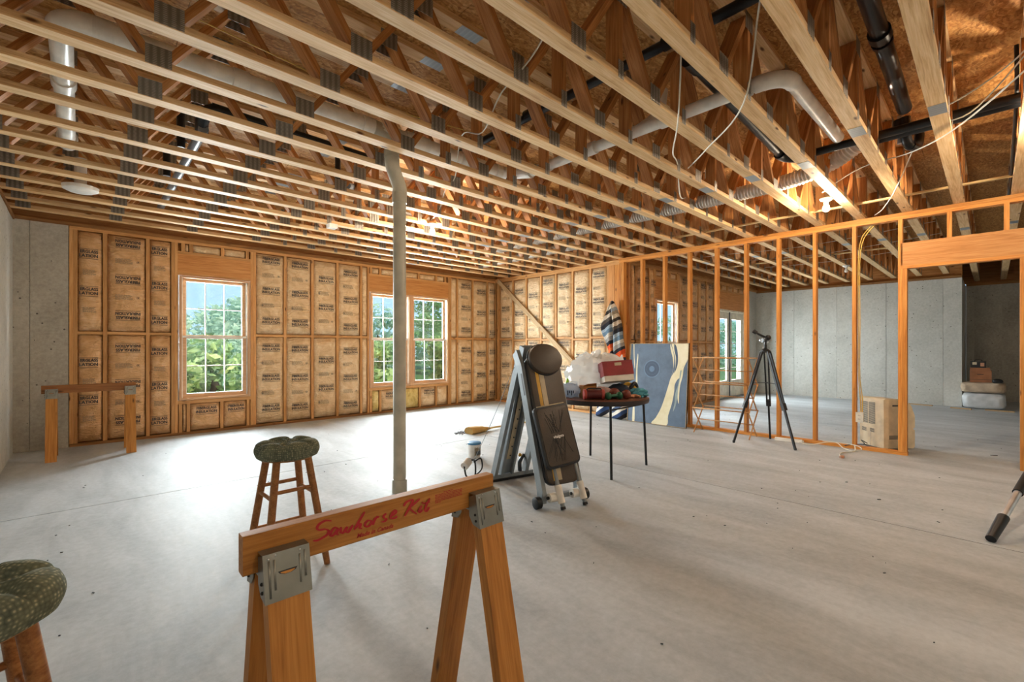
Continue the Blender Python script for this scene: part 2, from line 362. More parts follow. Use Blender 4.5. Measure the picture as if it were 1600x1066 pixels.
# ---------------------------------------------------------------- insulation
def batt(par, c, w, h, rz=0, mat='kraft', pr='full', flip=False, phase=0., bulge=.034, depth=.06):
    sd = random.random() * 50; nx = 8; nz = max(4, int(h / .11)); b = B()
    def fn(u, v):
        x = (u - .5) * w; z = (v - .5) * h; ex = abs(2 * u - 1) ** 5; ez = abs(2 * v - 1) ** 9
        k = (1 - ex) * (1 - ez); wr_ = noise.noise((x * 5 + sd, z * 9, sd)) * .006 + noise.noise((x * 14, z * 5 + sd, 3.3)) * .003
        jx = noise.noise((sd, z * 4, 1)) * .006 * (1 if u in (0, 1) else 0)
        return (x + jx, -bulge * k + wr_ * min(1, k * 1.5), z)
    b.grid(fn, nx, nz)
    W1 = nx + 1; rim = [i for i in range(W1)] + [j * W1 + nx for j in range(1, nz + 1)] + [nz * W1 + i for i in range(nx - 1, -1, -1)] + [j * W1 for j in range(nz - 1, 0, -1)]
    o = len(b.v); b.v += [(b.v[i][0], depth, b.v[i][2]) for i in rim]; m = len(rim)
    b.f += [(rim[(i + 1) % m], rim[i], o + i, o + (i + 1) % m) for i in range(m)]
    q = b.build('insulation_batt', mat, par, True, c, (0, 0, rz))
    if pr and h > .3:
        tw = .25 if pr == 'full' else .17; tw = min(tw, w * .9); z = h / 2 - .09 - phase; k = 0; dy = -bulge - .0045
        while z > -h / 2 + .07:
            if k % 2 == 0:
                xo = .01 if pr == 'full' else -w / 2 + .095
                obj('lettering', TXT[pr], q, (xo, dy, z), (0, R_(180) if flip else 0, 0)).scale = ((w * .74) / .25 if pr == 'full' and w * .74 < .25 else 1, 1, 1)
            else:
                obj('fine_print', PARA[.17 if w > .3 else .12], q, (-.03 if w > .3 else -.01, dy + .0012, z))
                if w > .3: obj('print_mark', ICON, q, (w * .5 - .075 if flip else -w * .5 + .075 if random.random() < .4 else w * .5 - .075, dy, z), (0, R_(180) if flip else 0, 0))
            z -= .232; k += 1
    return q
# ---------------------------------------------------------------- double-hung window
def dh_window(name, label, x0, x1, z0, z1, y, cols=3, rows=2, mid=None):
    """origin at sill centre on the wall face; looks along -y"""
    w = x1 - x0; h = z1 - z0; t = thing(name, label, 'window', ((x0 + x1) / 2, y, z0), kind='structure')
    hw = w / 2; j = .028
    for a in ((-hw, -hw + j, 0, h), (hw - j, hw, 0, h)): bd('jamb', a[0], a[1], -.012, .11, a[2], a[3], 'winwood', t)
    bd('head_jamb', -hw + j, hw - j, -.012, .11, h - j, h, 'winwood', t); bd('sill', -hw + j, hw - j, -.012, .12, 0, j, 'winwood', t)
    for a in ((-hw + j, -hw + j + .012), (hw - j - .012, hw - j)): bd('track', a[0], a[1], .012, .1, j, h - j, 'vinyl', t)
    m = (h / 2) if mid is None else mid - z0; f = .042
    for k, (a, b_, yy) in enumerate(((j, m + .018, .030), (m - .018, h - j, .064))):
        iw = hw - j - .012
        s = B().box(-iw, -iw + f, 0, .03, a, b_).box(iw - f, iw, 0, .03, a, b_).box(-iw + f, iw - f, 0, .03, a, a + (.05 if k == 0 else .036)).box(-iw + f, iw - f, 0, .03, b_ - .036, b_).build('sash', 'winwood', t, False, (0, yy, 0))
        gx0, gx1, gz0, gz1 = -iw + f, iw - f, a + (.05 if k == 0 else .036), b_ - .036
        # white glazing bead round the light and the muntins
        bead = B()
        for q in ((gx0, gx0 + .008, gz0, gz1), (gx1 - .008, gx1, gz0, gz1), (gx0, gx1, gz0, gz0 + .008), (gx0, gx1, gz1 - .008, gz1)): bead.box(q[0], q[1], .004, .026, q[2], q[3])
        bead.build('glazing_bead', 'vinyl', s)
        for i in range(1, cols):
            x = gx0 + (gx1 - gx0) * i / cols; bd('muntin', x - .006, x + .006, .006, .024, gz0, gz1, 'vinyl', s)
        for i in range(1, rows):
            z = gz0 + (gz1 - gz0) * i / rows; bd('muntin', gx0, gx1, .0065, .0235, z - .006, z + .006, 'vinyl', s)
        for i in range(cols):
            for r in range(rows):
                pw, ph = (gx1 - gx0) / cols, (gz1 - gz0) / rows
                bd('pane', gx0 + pw * i + .008, gx0 + pw * (i + 1) - .008, .013, .017, gz0 + ph * r + .008, gz0 + ph * (r + 1) - .008, 'glass', s)
    bd('meeting_rail', -hw + j + .012, hw - j - .012, .022, .030, m - .014, m + .014, 'vinyl', t)
    return t
# ---------------------------------------------------------------- window wall
wf = thing('wall_front', 'insulated stud wall with two double hung windows', 'wall', kind='structure')
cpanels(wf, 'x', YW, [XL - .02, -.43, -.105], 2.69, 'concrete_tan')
bd('top_plate', -.6, XR + .1, YW + .0, YW + .12, 2.69, 2.732, 'plate_dirty', wf)
F0, F1 = YW, YW + .089
def studx(a, b, z0=.038, z1=2.652, m='frame', dy=0): bd('stud', a, b, F0 + dy, F1, z0, z1, m, wf)
bd('top_plate', -.10, XR + .09, F0, F1, 2.652, 2.69, 'frame', wf); bd('bottom_plate', -.10, XR + .09, F0, F1, 0, .038, 'plate_dirty', wf)
for a, b in ((-.10, -.064), (-.062, -.026), (.203, .245), (.628, .668), (.898, .934), (.936, .970), (1.862, 1.898), (1.900, 1.936), (2.33, 2.37), (2.753, 2.793), (3.17, 3.21), (3.594, 3.632), (3.730, 3.766),
             (5.492, 5.53), (5.532, 5.57), (5.705, 5.745), (6.118, 6.158), (6.54, 6.58), (6.772, 6.82)): studx(a, b)
bays = [(-.026, .203, 'cut', 0, .18), (.245, .628, 'full', 1, 0), (.668, .898, 'cut', 0, .05), (1.936, 2.33, 'full', 0, 0.), (2.37, 2.753, 'full', 0, .02), (2.793, 3.17, 'full', 0, .21), (3.21, 3.594, 'full', 0, .06),
        (5.745, 6.118, 'full', 0, .05), (6.158, 6.54, 'full', 0, .14), (6.58, 6.772, 'cut', 0, .1)]
for a, b, p, fp, ph in bays:
    bd('blocking', a, b, F0 + .004, F1, 1.372, 1.410, 'frame', wf); m = (a + b) / 2; w = b - a - .012
    km = 'kraft' if a < 1 else 'kraft_pale'
    batt(wf, (m, F0 + .022, (1.418 + 2.64) / 2), w, 2.64 - 1.418, 0, km, p, fp, ph); batt(wf, (m, F0 + .022, (.05 + 1.365) / 2), w, 1.365 - .05, 0, km, p, fp, ph + .07)
for a, b in ((3.634, 3.730), (5.57, 5.705)):
    bd('blocking', a, b, F0 + .004, F1, 1.372, 1.410, 'frame', wf)
    for z0, z1 in ((1.418, 2.64), (.05, 1.365)): batt(wf, ((a + b) / 2, F0 + .022, (z0 + z1) / 2), b - a - .01, z1 - z0, 0, 'kraft_pale', None, bulge=.02)
def opening(x0, x1, crip, lower, mats):
    bd('header', x0, x1, F0 + .003, F1, 2.245, 2.505, 'header', wf); bd('header_plate', x0, x1, F0, F1, 2.505, 2.54, 'frame', wf)
    bd('rough_head', x0, x1, F0 + .002, F1, 2.212, 2.245, 'frame', wf); bd('rough_sill', x0, x1, F0, F1, .425, .475, 'frame', wf)
    cs = [x0] + [c for c in crip] + [x1]
    for c in crip: bd('cripple', c - .02, c + .02, F0, F1, 2.54, 2.652, 'frame', wf)
    for i in range(len(cs) - 1):
        w = cs[i + 1] - cs[i] - .05
        if w > .03: batt(wf, ((cs[i] + cs[i + 1]) / 2, F0 + .03, 2.596), w, .1, 0, 'kraft_pale', None, bulge=.02)
    cs = [x0] + list(lower) + [x1]
    for c in lower: bd('cripple', c - .02, c + .02, F0, F1, .038, .425, 'frame', wf)
    for i in range(len(cs) - 1):
        w = cs[i + 1] - cs[i] - .055
        if w > .03:
            q = batt(wf, ((cs[i] + cs[i + 1]) / 2, F0 + .022, .232), w, .37, 0, mats[i % len(mats)], 'full' if w > .25 and mats[i % len(mats)] != 'fiber' else None, bulge=.04)
opening(.970, 1.862, (1.03, 1.12, 1.50, 1.82), (1.00, 1.09, 1.49, 1.83), ['kraft_pale', 'kraft', 'kraft', 'kraft', 'kraft'])
opening(3.766, 5.492, (3.80, 3.98, 4.42, 4.80, 5.20, 5.42), (3.80, 3.98, 4.40, 4.82, 5.20), ['kraft_pale', 'fiber', 'kraft_pale', 'fiber', 'kraft_pale', 'kraft_pale'])
for x0, x1, z0, z1 in ((-.85, .97, 0, ZS), (1.862, 3.766, 0, ZS), (5.492, XR + .12, 0, ZS), (.97, 1.862, 0, .475), (.97, 1.862, 2.212, ZS), (3.766, 5.492, 0, .475), (3.766, 5.492, 2.212, ZS)):
    B().box(x0, x1, F1, F1 + .02, z0, z1).build('sheathing', 'osb', wf)
bd('band_joist', -.6, XR + .1, F0 + .03, F0 + .085, ZC + .002, ZS, 'web', wf)
for a in ((.970, .980), (1.852, 1.862)): bd('shim', a[0], a[1], F0 + .01, F1, .475, 2.212, 'vinyl', wf)
dh_window('window_1', 'tall single double hung window with wooded view, left of the pipe', .985, 1.848, .480, 2.205, YW - .01, mid=1.36)
dh_window('window_2', 'left half of the double window, beside the vertical pipe', 3.775, 4.595, .480, 2.205, YW - .01, mid=1.36)
dh_window('window_3', 'right half of the double window with dark trees behind', 4.635, 5.482, .480, 2.205, YW - .01, mid=1.36)
bd('mullion_post', 4.597, 4.633, F0 - .012, F1, .475, 2.212, 'winwood', wf)
# ---------------------------------------------------------------- insulated return wall
wi = thing('wall_right', 'insulated stud wall closing the right end of the near room', 'wall', kind='structure')
G0, G1 = XR, XR + .089
bd('top_plate', G0, G1, 4.40, YW, 2.652, 2.69, 'frame', wi); bd('top_plate', G0, G1, 4.40, YW, 2.692, ZC, 'frame', wi); bd('bottom_plate', G0, G1, 4.45, YW, 0, .038, 'frame', wi)
sy = [7.62, 7.13, 6.725, 6.303, 5.905, 5.485, 5.07, 4.69]
for y in sy + [7.57]: bd('stud', G0, G1, y - .02, y + .02, .038, 2.652, 'frame', wi)
bd('corner_panel', G0 - .004, G1, 4.545, 4.668, .038, 2.652, 'header', wi); bd('stud', G0, G1, 4.45, 4.50, .038, 2.652, 'stud', wi); bd('stud', G0, G1, 4.502, 4.543, .038, 2.652, 'stud', wi)
for i in range(len(sy) - 1):
    a, b = sy[i + 1] + .02, sy[i] - (.07 if i == 0 else .02); m = (a + b) / 2
    zb = (1.37, 1.34, 1.36, 1.34, 1.37, 1.34, 1.37)[i]
    bd('blocking', G0 + .004, G1, a, b, zb, zb + .038, 'frame', wi)
    batt(wi, (G0 + .022, m, (zb + .045 + 2.64) / 2), b - a - .012, 2.64 - zb - .045, R_(-90), 'kraft_pale', 'full', False, (i % 3) * .12 + .04); batt(wi, (G0 + .022, m, (.05 + zb - .006) / 2), b - a - .012, zb - .056, R_(-90), 'kraft_pale', 'full', False, (i % 2) * .2)
B().box(G1, G1 + .02, YJ + .16, YW + .1, 0, ZS).build('sheathing', 'osb', wi); bd('band_joist', G0 + .045, G1, YJ + .1, YW, ZC + .002, ZS, 'web', wi)
# ---------------------------------------------------------------- far wall with window and french doors
wj = thing('wall_far', 'far insulated wall with window and french doors seen through the partition', 'wall', kind='structure')
J0, J1 = YJ, YJ + .089
def stj(x, z0=.038, z1=2.652, w=.04): bd('stud', x - w / 2, x + w / 2, J0, J1, z0, z1, 'frame', wj)
bd('top_plate', 6.88, XB + .1, J0, J1, 2.652, 2.69, 'frame', wj); bd('top_plate', 6.88, XB + .1, J0, J1, 2.692, ZC, 'frame', wj); bd('bottom_plate', 6.88, 10.38, J0, J1, 0, .038, 'frame', wj)
fx = [6.90, 7.28, 7.53, 7.71]
for x in fx + [8.64, 8.68, 9.13, 9.55, 9.95, 10.33, 10.37, 12.2]: stj(x)
def bay(a, b, m='kraft', p='full'):
    bd('blocking', a, b, J0 + .004, J1, 1.30, 1.338, 'frame', wj); w = b - a - .012
    batt(wj, ((a + b) / 2, J0 + .022, 2.0), w, 1.30, 0, m, p, False, random.random() * .2); batt(wj, ((a + b) / 2, J0 + .022, .672), w, 1.24, 0, m, p, False, random.random() * .2)
bay(6.92, 7.04, p=None); bay(7.085, 7.26, p='cut'); bay(7.30, 7.51); bay(7.55, 7.69, p='cut'); bay(8.70, 9.11); bay(9.15, 9.53); bay(9.57, 9.93); bay(9.97, 10.31)
B().box(7.042, 7.083, J0 + .03, J1, .05, 2.64).build('dark_gap', 'black', wj)  # black strip standing in for the darkness of an open gap
for x0, x1, zl, zh in ((7.73, 8.62, 2.12, 2.505), (10.39, 12.18, 2.10, 2.505)):
    bd('header', x0, x1, J0 + .003, J1, zl, zh, 'header', wj); bd('header_plate', x0, x1, J0, J1, zh, zh + .038, 'frame', wj)
    k = 5 if x1 - x0 > 1 else 3
    for i in range(k + 1):
        x = x0 + .02 + (x1 - x0 - .04) * i / k; bd('cripple', x - .018, x + .018, J0, J1, zh + .038, 2.652, 'frame', wj)
        if i < k: batt(wj, (x + (x1 - x0 - .04) / k / 2, J0 + .03, 2.597), (x1 - x0) / k - .05, .1, 0, 'kraft', None, bulge=.02)
bd('rough_sill', 7.73, 8.62, J0, J1, .44, .478, 'frame', wj)
for z0, z1, x0, x1 in ((0, ZS, 6.86, 7.73), (0, ZS, 8.62, 10.39), (0, .478, 7.73, 8.62), (2.12, ZS, 7.73, 8.62), (2.10, ZS, 10.39, 12.18), (0, ZS, 12.18, 12.3)):
    B().box(x0, x1, J1, J1 + .02, z0, z1).build('sheathing', 'osb', wj)
cpanels(wj, 'x', YJ, [12.24, 12.62, XB + .1], 2.652, 'concrete_wall'); bd('band_joist', 6.88, XB + .15, J0 + .04, J1, ZC + .002, ZS, 'web', wj)
B().box(12.2, XB + .3, J1 + .02, J1 + .06, 2.6, ZS).build('sheathing', 'osb', wj)
dh_window('window_4', 'narrow bright window seen between studs above the painting', 7.745, 8.61, .49, 2.11, YJ - .01, mid=1.30)
dr = thing('door_1', 'pair of cream french doors with glass lights, behind the stud partition', 'door', (11.285, YJ, 0), kind='structure')
bd('jamb', -.885, -.845, -.01, .1, 0, 2.09, 'creamdoor', dr); bd('jamb', .845, .885, -.01, .1, 0, 2.09, 'creamdoor', dr); bd('head_jamb', -.885, .885, -.01, .1, 2.05, 2.09, 'creamdoor', dr); bd('threshold', -.845, .845, -.02, .1, 0, .025, 'steel', dr)
for x0, x1 in ((-.842, -.012), (.002, .842)):
    gx0, gx1, g0, g1 = x0 + .14, x1 - .14, .42, 1.88
    lf = B().box(x0, gx0, .03, .07, .03, 2.045).box(gx1, x1, .03, .07, .03, 2.045).box(gx0, gx1, .03, .07, .03, g0).box(gx0, gx1, .03, .07, g1, 2.045).build('door_leaf', 'creamdoor', dr)
    for i in range(1, 5): bd('muntin', gx0, gx1, .04, .06, g0 + (g1 - g0) * i / 5 - .009, g0 + (g1 - g0) * i / 5 + .009, 'vinyl', lf)
    for i in range(5): bd('pane', gx0, gx1, .048, .052, g0 + (g1 - g0) * i / 5 + .01, g0 + (g1 - g0) * (i + 1) / 5 - .01, 'glass', lf)
bd('astragal', -.03, .02, .018, .03, .03, 2.045, 'steeldark', dr)
# ---------------------------------------------------------------- open stud partition
wp = thing('wall_partition', 'open stud partition of orange lumber with a framed doorway', 'wall', kind='structure')
P0, P1 = 6.70, 6.789
for y in (3.97, 3.575, 3.168, 2.761, 2.357, 1.95, 1.538, 1.134, .712): bd('stud', P0, P1, y - .019, y + .019, .038, 2.654, 'stud', wp)
bd('stud', P0, P1, 4.31, 4.36, .038, 2.654, 'stud', wp); bd('stud', P0 - .0, P1, 4.365, 4.395, .0, 2.654, 'stud', wp)
bd('jack_stud', P0, P1, .654, .692, .0385, 2.095, 'stud', wp); bd('bottom_plate', P0, P1, .650, 4.36, 0, .038, 'stud', wp)
bd('top_plate', P0, P1, -3.3, 4.40, 2.654, 2.691, 'stud', wp); bd('top_plate', P0, P1, -3.3, 4.40, 2.692, 2.729, 'stud', wp)
bd('header', P0, P1, -.24, .707, 2.128, 2.385, 'header', wp); bd('header_plate', P0 - .001, P1, -.24, .708, 2.096, 2.128, 'stud', wp)
bd('cripple', P0, P1, .293, .331, 2.385, 2.654, 'stud', wp); bd('cripple', P0, P1, -.12, -.082, 2.385, 2.654, 'stud', wp)
bd('jack_stud', P0, P1, -.228, -.190, 0, 2.096, 'stud', wp); bd('stud', P0, P1, -.28, -.242, 0, 2.654, 'stud', wp)
for y in (-.66, -1.07, -1.48): bd('stud', P0, P1, y - .019, y + .019, .038, 2.654, 'stud', wp)
bd('bottom_plate', P0, P1, -1.6, -.285, 0, .038, 'stud', wp)
# ---------------------------------------------------------------- subfloor overhead
ce = thing('ceiling', 'underside of oriented strand board subfloor above open trusses', 'ceiling', kind='structure')
sheet = B().box(-.6085, .6085, -1.2185, 1.2185, 0, .019).mesh('sheet', 'osb')
for i in range(13):
    for j in range(5):
        x = -.75 + 1.22 * i + .61; y = YW + .12 - 2.44 * j - 1.22 + (0 if i % 2 else .6)
        if x > 7.5 and y - 1.22 > YJ + .1: continue
        if y - 1.22 > YW: continue
        obj('sheet', sheet, ce, (x, y, ZS))
B().box(-.9, 15.6, YB - .4, YW + .3, ZS + .019, ZS + .05).build('light_leak_cover', 'osb', ce)  # unseen sheet added over the subfloor to block light leaks
# ---------------------------------------------------------------- floor trusses
D = ZS - ZC
plate2 = B().box(-.058, .058, -.0012, .0008, -.052, .052).mesh('nail_plate', 'nail')
plate3 = B().box(-.026, .026, -.0012, .0008, -.05, .05).mesh('nail_plate', 'nail')
splice = B().box(-.085, .085, -.0425, .0425, -.0013, .0003).mesh('splice_plate', 'splice')
def truss_parts(x0, x1, first, posts_from):
    L = x1 - x0; P = []
    def both(me, x, z):
        for y in (-.0454, .0454): P.append(('nail_plate', me, Matrix.Translation((x, y, z))))
    def addbar(name, a, b, w, t, mat):
        a, b = V(a), V(b); d = (b - a); ln = d.length; d.normalize(); sd = V((0, 1, 0)); u = d.cross(sd); m = Matrix((d, sd, u)).transposed().to_4x4(); m.translation = (a + b) / 2
        P.append((name, boxmesh(ln, w, t, mat, name), m))
    addbar('bottom_chord', (0, 0, .019), (L, 0, .019), .089, .038, 'chord'); addbar('top_chord', (0, 0, D - .019), (L, 0, D - .019), .089, .038, 'chord')
    for x in (.02, L - .02): addbar('end_post', (x, 0, .038), (x, 0, D - .038), .0885, .038, 'web')
    xb = []; x = first - x0
    while x - .76 > .1: x -= .76
    while x < L - .1: xb.append(x); x += .76
    tops = [xb[0] - .38] + [q + .38 for q in xb]
    for q in xb:
        for sgn in (-1, 1):
            t = q + sgn * .38
            if .05 < t < L - .05: addbar('web', (q + sgn * .028, 0, .036), (t - sgn * .028, 0, D - .036), .0875, .038, 'web')
        both(plate2, q, .056)
    for t in tops:
        if .05 < t < L - .05:
            both(plate2, t, D - .056)
            if x0 + t > posts_from:
                addbar('post', (t, 0, .038), (t, 0, D - .038), .088, .038, 'web'); both(plate3, t, .05)
    return P
def make_truss(y, x0, parts, extra, label, grp):
    t = thing('floor_truss', label, 'truss', (x0, y, ZC), 0, grp)
    for nm, me, m in parts: obj(nm, me, t, mw=m)
    for x, z in extra: obj('splice_plate', splice, t, (x - x0, 0, z))
A1, A2, B1, B2 = XL - .10, 6.735, 6.755, 12.98
nearp = truss_parts(A1, A2, .306, 2.1); nearp2 = truss_parts(A1, XR + .05, .306, 2.1); farp = truss_parts(B1, B2, 7.15, 6.0)
farp2 = truss_parts(B1, XREC + .0, 7.15, 6.0)
ORD = 'first second third fourth fifth sixth seventh eighth ninth tenth eleventh twelfth thirteenth fourteenth fifteenth sixteenth seventeenth eighteenth nineteenth twentieth'.split() + ['twenty first', 'twenty second', 'twenty third']
nf = 0
for k in range(18, -4, -1):
    y = -.175 + .414 * k
    make_truss(y, A1, nearp if y < 4.4 else nearp2, [(3.96 if k < 3 else 4.38, 0), (1.81, D - .038)], 'pale pine floor truss over the near room, ' + ORD[18 - k] + ' counting from the window wall', 'floor trusses over the near room')
    if y < YJ - .05:
        nf += 1; make_truss(y, B1, farp if y > YREC else farp2, [(8.2, 0)], 'floor truss beyond the stud partition, ' + ORD[nf - 1] + ' counting from the french doors', 'floor trusses beyond the partition')
# ================================================================= pipes, ducts and wiring overhead
def pipe(par, name, pts, r, mat, n=14, k=0): return B().tube(spline(pts, k) if k else pts, r, n).build(name, mat, par, 40)
def ring(par, c, d, r, L, mat, name='coupling'):
    c, d = V(c), V(d).normalized(); return B().tube([c - d * L / 2, c + d * L / 2], r, 16).build(name, mat, par, 40)
def elbow(par, a, b, c, r, mat, name='elbow'):
    a, b, c = V(a), V(b), V(c); pts = [a * (1 - t) ** 2 + b * 2 * t * (1 - t) + c * t * t for t in [i / 7 for i in range(8)]]
    return B().tube(pts, r, 16).build(name, mat, par, 40)
ZP = 2.945; YP = 3.345
t = thing('drain_pipe', 'thick white drain pipe running between the trusses overhead, with elbow at left', 'pipe', (0, 0, 0))
pipe(t, 'pipe', [(.06, YP, ZP), (1.70, YP, ZP)], .055, 'pvc'); pipe(t, 'pipe', [(-.08, YP + .14, ZP), (-.08, 5.35, ZP)], .053, 'pvc')
elbow(t, (.07, YP, ZP), (-.08, YP, ZP), (-.08, YP + .15, ZP), .064, 'pvc')
for x in (.09, .75, 1.62): ring(t, (x, YP, ZP), (1, 0, 0), .0635, .09, 'pvc')
ring(t, (-.08, 4.15, ZP), (0, 1, 0), .063, .11, 'pvc'); ring(t, (-.08, 5.3, ZP), (0, 1, 0), .066, .16, 'pvc')
pipe(t, 'pipe', [(1.72, YP, ZP), (3.00, YP, ZP)], .055, 'pvc'); elbow(t, (1.66, YP, ZP), (1.855, YP + .02, ZP), (1.855, YP + .04, ZP - .13), .062, 'pvcpole'); ring(t, (2.06, YP, ZP), (1, 0, 0), .064, .22, 'pvc', 'tee')
for x in (2.55, 2.97): ring(t, (x, YP, ZP), (1, 0, 0), .0635, .07, 'pvc')
t = thing('standpipe', 'beige vertical drain pipe standing on the floor mid room', 'pipe', (1.945, 3.425, 0))
pipe(t, 'pipe', [(0, 0, .0), (0, 0, 2.50)], .053, 'pvcpole', 20); ring(t, (0, 0, .055), (0, 0, 1), .062, .11, 'pvcpole', 'base_coupling'); ring(t, (0, 0, 2.47), (0, 0, 1), .061, .09, 'pvcpole')
pipe(t, 'bend', [(0, 0, 2.50), (-.005, -.01, 2.55), (-.03, -.012, 2.61), (-.07, -.026, 2.68), (-.088, -.03, 2.75), (-.09, -.03, 2.83)], .058, 'pvcpole', 16, 3)
ring(t, (-.09, -.03, 2.80), (0, 0, 1), .0625, .05, 'pvcpole')
X1, Z1 = 3.085, 2.868
t = thing('branch_pipe', 'narrower white drain pipe crossing under the trusses toward the right', 'pipe')
pipe(t, 'pipe', [(X1, 2.98, Z1), (X1, 1.02, Z1)], .043, 'pvc'); elbow(t, (X1, .86 + .17, Z1), (X1, .86, Z1), (X1 + .16, .86, Z1 + .01), .05, 'pvc'); pipe(t, 'pipe', [(X1 + .15, .86, Z1 + .01), (4.46, .86, Z1 + .05)], .043, 'pvc')
elbow(t, (3.0, YP, ZP), (X1 + .01, YP, ZP), (X1, YP - .36, Z1), .055, 'pvc')
for y in (1.10, 1.62, 2.30, 2.80): ring(t, (X1, y, Z1), (0, 1, 0), .052, .10, 'pvc')
pipe(t, 'branch', [(X1, 1.88, Z1), (X1 + .1, 1.75, Z1 + .12), (X1 + .12, 1.72, Z1 + .30)], .040, 'pvc', 12, 3)
t = thing('vent_pipe', 'black drain pipe crossing high through the trusses at centre', 'pipe')
pipe(t, 'pipe', [(2.62, .30, 3.10), (2.62, 3.75, 3.06)], .032, 'abs')
for y in (.55, 1.35, 2.55): ring(t, (2.62, y, 3.09), (0, 1, 0), .042, .10, 'abs')
pipe(t, 'riser', [(2.62, .55, 2.95), (2.62, .55, 3.24)], .034, 'abs')
t = thing('branch_drain', 'bronze black pipe sloping beneath the centre trusses', 'pipe')
pipe(t, 'pipe', [(2.70, 1.27, 2.975), (4.45, 1.27, 2.90)], .036, 'abs'); ring(t, (2.75, 1.27, 2.975), (1, 0, 0), .05, .14, 'abs'); elbow(t, (4.4, 1.27, 2.90), (4.55, 1.27, 2.89), (4.56, 1.10, 2.87), .047, 'abs')
t = thing('water_lines', 'pair of parallel black pipes running off to the right edge', 'pipe')
for x in (4.555, 4.64): pipe(t, 'pipe', [(x, 1.12 if x < 4.6 else .7, 2.88), (x, -1.9, 2.90)], .033, 'abs')
t = thing('sloped_black_pipe', 'thick black pipe between trusses at upper right', 'pipe')
pipe(t, 'pipe', [(2.70, .446, 3.055), (4.42, .446, 2.98)], .045, 'abs'); ring(t, (3.35, .446, 3.025), (1, 0, 0), .056, .07, 'abs'); ring(t, (3.43, .446, 3.02), (1, 0, 0), .053, .03, 'abs')
t = thing('sink_trap', 'black and steel sink trap hanging below the subfloor at upper right', 'pipe trap')
elbow(t, (4.70, .47, 3.02), (4.70, .47, 2.80), (4.74, .44, 2.80), .035, 'abs'); elbow(t, (4.73, .44, 2.80), (4.86, .40, 2.78), (4.86, .40, 2.92), .033, 'abs'); pipe(t, 'tailpiece', [(4.72, .50, 2.83), (4.72, .50, 3.05)], .020, 'alu'); ring(t, (4.72, .5, 2.98), (0, 0, 1), .05, .07, 'abs', 'nut')
t = thing('left_black_drain', 'black drain pipe crossing the trusses at left', 'pipe')
pipe(t, 'pipe', [(.70, 4.25, 2.93), (.70, 6.9, 2.90)], .036, 'absgrey'); pipe(t, 'run', [(.74, 4.17, 3.08), (2.35, 4.17, 3.05)], .036, 'abs'); elbow(t, (.78, 4.17, 3.07), (.66, 4.17, 3.05), (.70, 4.33, 2.93), .047, 'abs')
pipe(t, 'riser', [(.60, 4.6, 2.86), (.60, 4.6, 3.24)], .03, 'abs'); pipe(t, 'riser', [(.60, 5.45, 2.86), (.60, 5.45, 3.24)], .03, 'abs')
t = thing('short_black_drain', 'short grey and black drain stub between trusses left of the standpipe', 'pipe')
pipe(t, 'pipe', [(2.02, 4.62, 2.90), (2.30, 5.02, 3.05)], .032, 'absgrey'); pipe(t, 'riser', [(1.90, 4.58, 2.85), (1.90, 4.58, 3.24)], .028, 'abs')
def flexduct(name, label, pts, r, mat='flex'):
    P = spline(pts, 10); L = [0]
    for i in range(1, len(P)): L.append(L[-1] + (P[i] - P[i - 1]).length)
    n = int(L[-1] / .016); Q = []; rs = []; j = 0
    for i in range(n + 1):
        s_ = L[-1] * i / n
        while j < len(L) - 2 and L[j + 1] < s_: j += 1
        f_ = (s_ - L[j]) / max(1e-6, L[j + 1] - L[j]); Q.append(P[j].lerp(P[j + 1], f_)); rs.append(r * (1 + .07 * (1 if i % 2 else -1)))
    o = B().tube(Q, rs, 14).build(name, mat, None, 60); return tag(o, label, 'duct')
flexduct('flexible_duct', 'long white ribbed flexible duct crossing beneath the trusses', [(4.98, .80, 3.02), (5.08, 1.05, 2.93), (5.15, 1.5, 2.875), (5.15, 2.6, 2.875), (5.15, 3.6, 2.88), (5.14, 4.6, 2.88), (5.15, 6.0, 2.88)], .072)
flexduct('flexible_duct', 'ribbed white duct far across the trusses near the double window', [(5.90, 4.6, 2.885), (5.90, 5.8, 2.885), (5.90, 7.2, 2.885)], .07)
t = thing('round_vent', 'round white plastic vent under the trusses at far left', 'vent', (0, 6.0, 2.72)); B().lathe([(.0, -.02), (.09, -.02), (.13, .0), (.135, .03), (.0, .035)], 24).build('cap', 'pvc', t, 40); B().cyl((0, 0, .03), (0, 0, .3), .045).build('stub', 'pvc', t, 40)
def cable(name, label, pts, r, mat, group=None, k=6): return tag(B().tube(spline(pts, k), r, 6).build(name, mat, None, True), label, 'cable', group)
cable('yellow_cable', 'thin yellow cable strung between trusses left of the bright plates', [(.1, 2.93, 3.0), (.9, 2.92, 2.94), (1.5, 2.93, 2.90), (2.3, 2.94, 2.98)], .004, 'cable_y')
cable('lamp_cable', 'cream cable looping across trusses to the far bulb', [(1.70, 1.25, 3.10), (1.80, 1.70, 2.84), (1.90, 2.1, 2.80), (2.12, 2.55, 2.78), (2.2, 2.9, 2.90), (2.5, 3.4, 2.78), (2.75, 3.9, 2.86), (3.0, 4.4, 2.78), (3.13, 4.75, 2.78)], .005, 'cable_w')
cable('hanging_cable', 'white cable hanging below the trusses right of centre', [(2.10, 1.02, 3.15), (2.45, 1.20, 2.95), (2.85, 1.42, 2.71), (3.25, 1.66, 2.69), (3.7, 1.85, 2.78), (4.3, 2.12, 2.71), (4.8, 2.3, 2.85)], .005, 'cable_w')
cable('hanging_cable', 'white cable slanting across the bronze black pipe', [(2.15, .62, 3.2), (2.55, .83, 2.98), (2.95, 1.05, 2.71), (3.4, 1.47, 2.70), (3.9, 1.85, 2.80)], .005, 'cable_w')
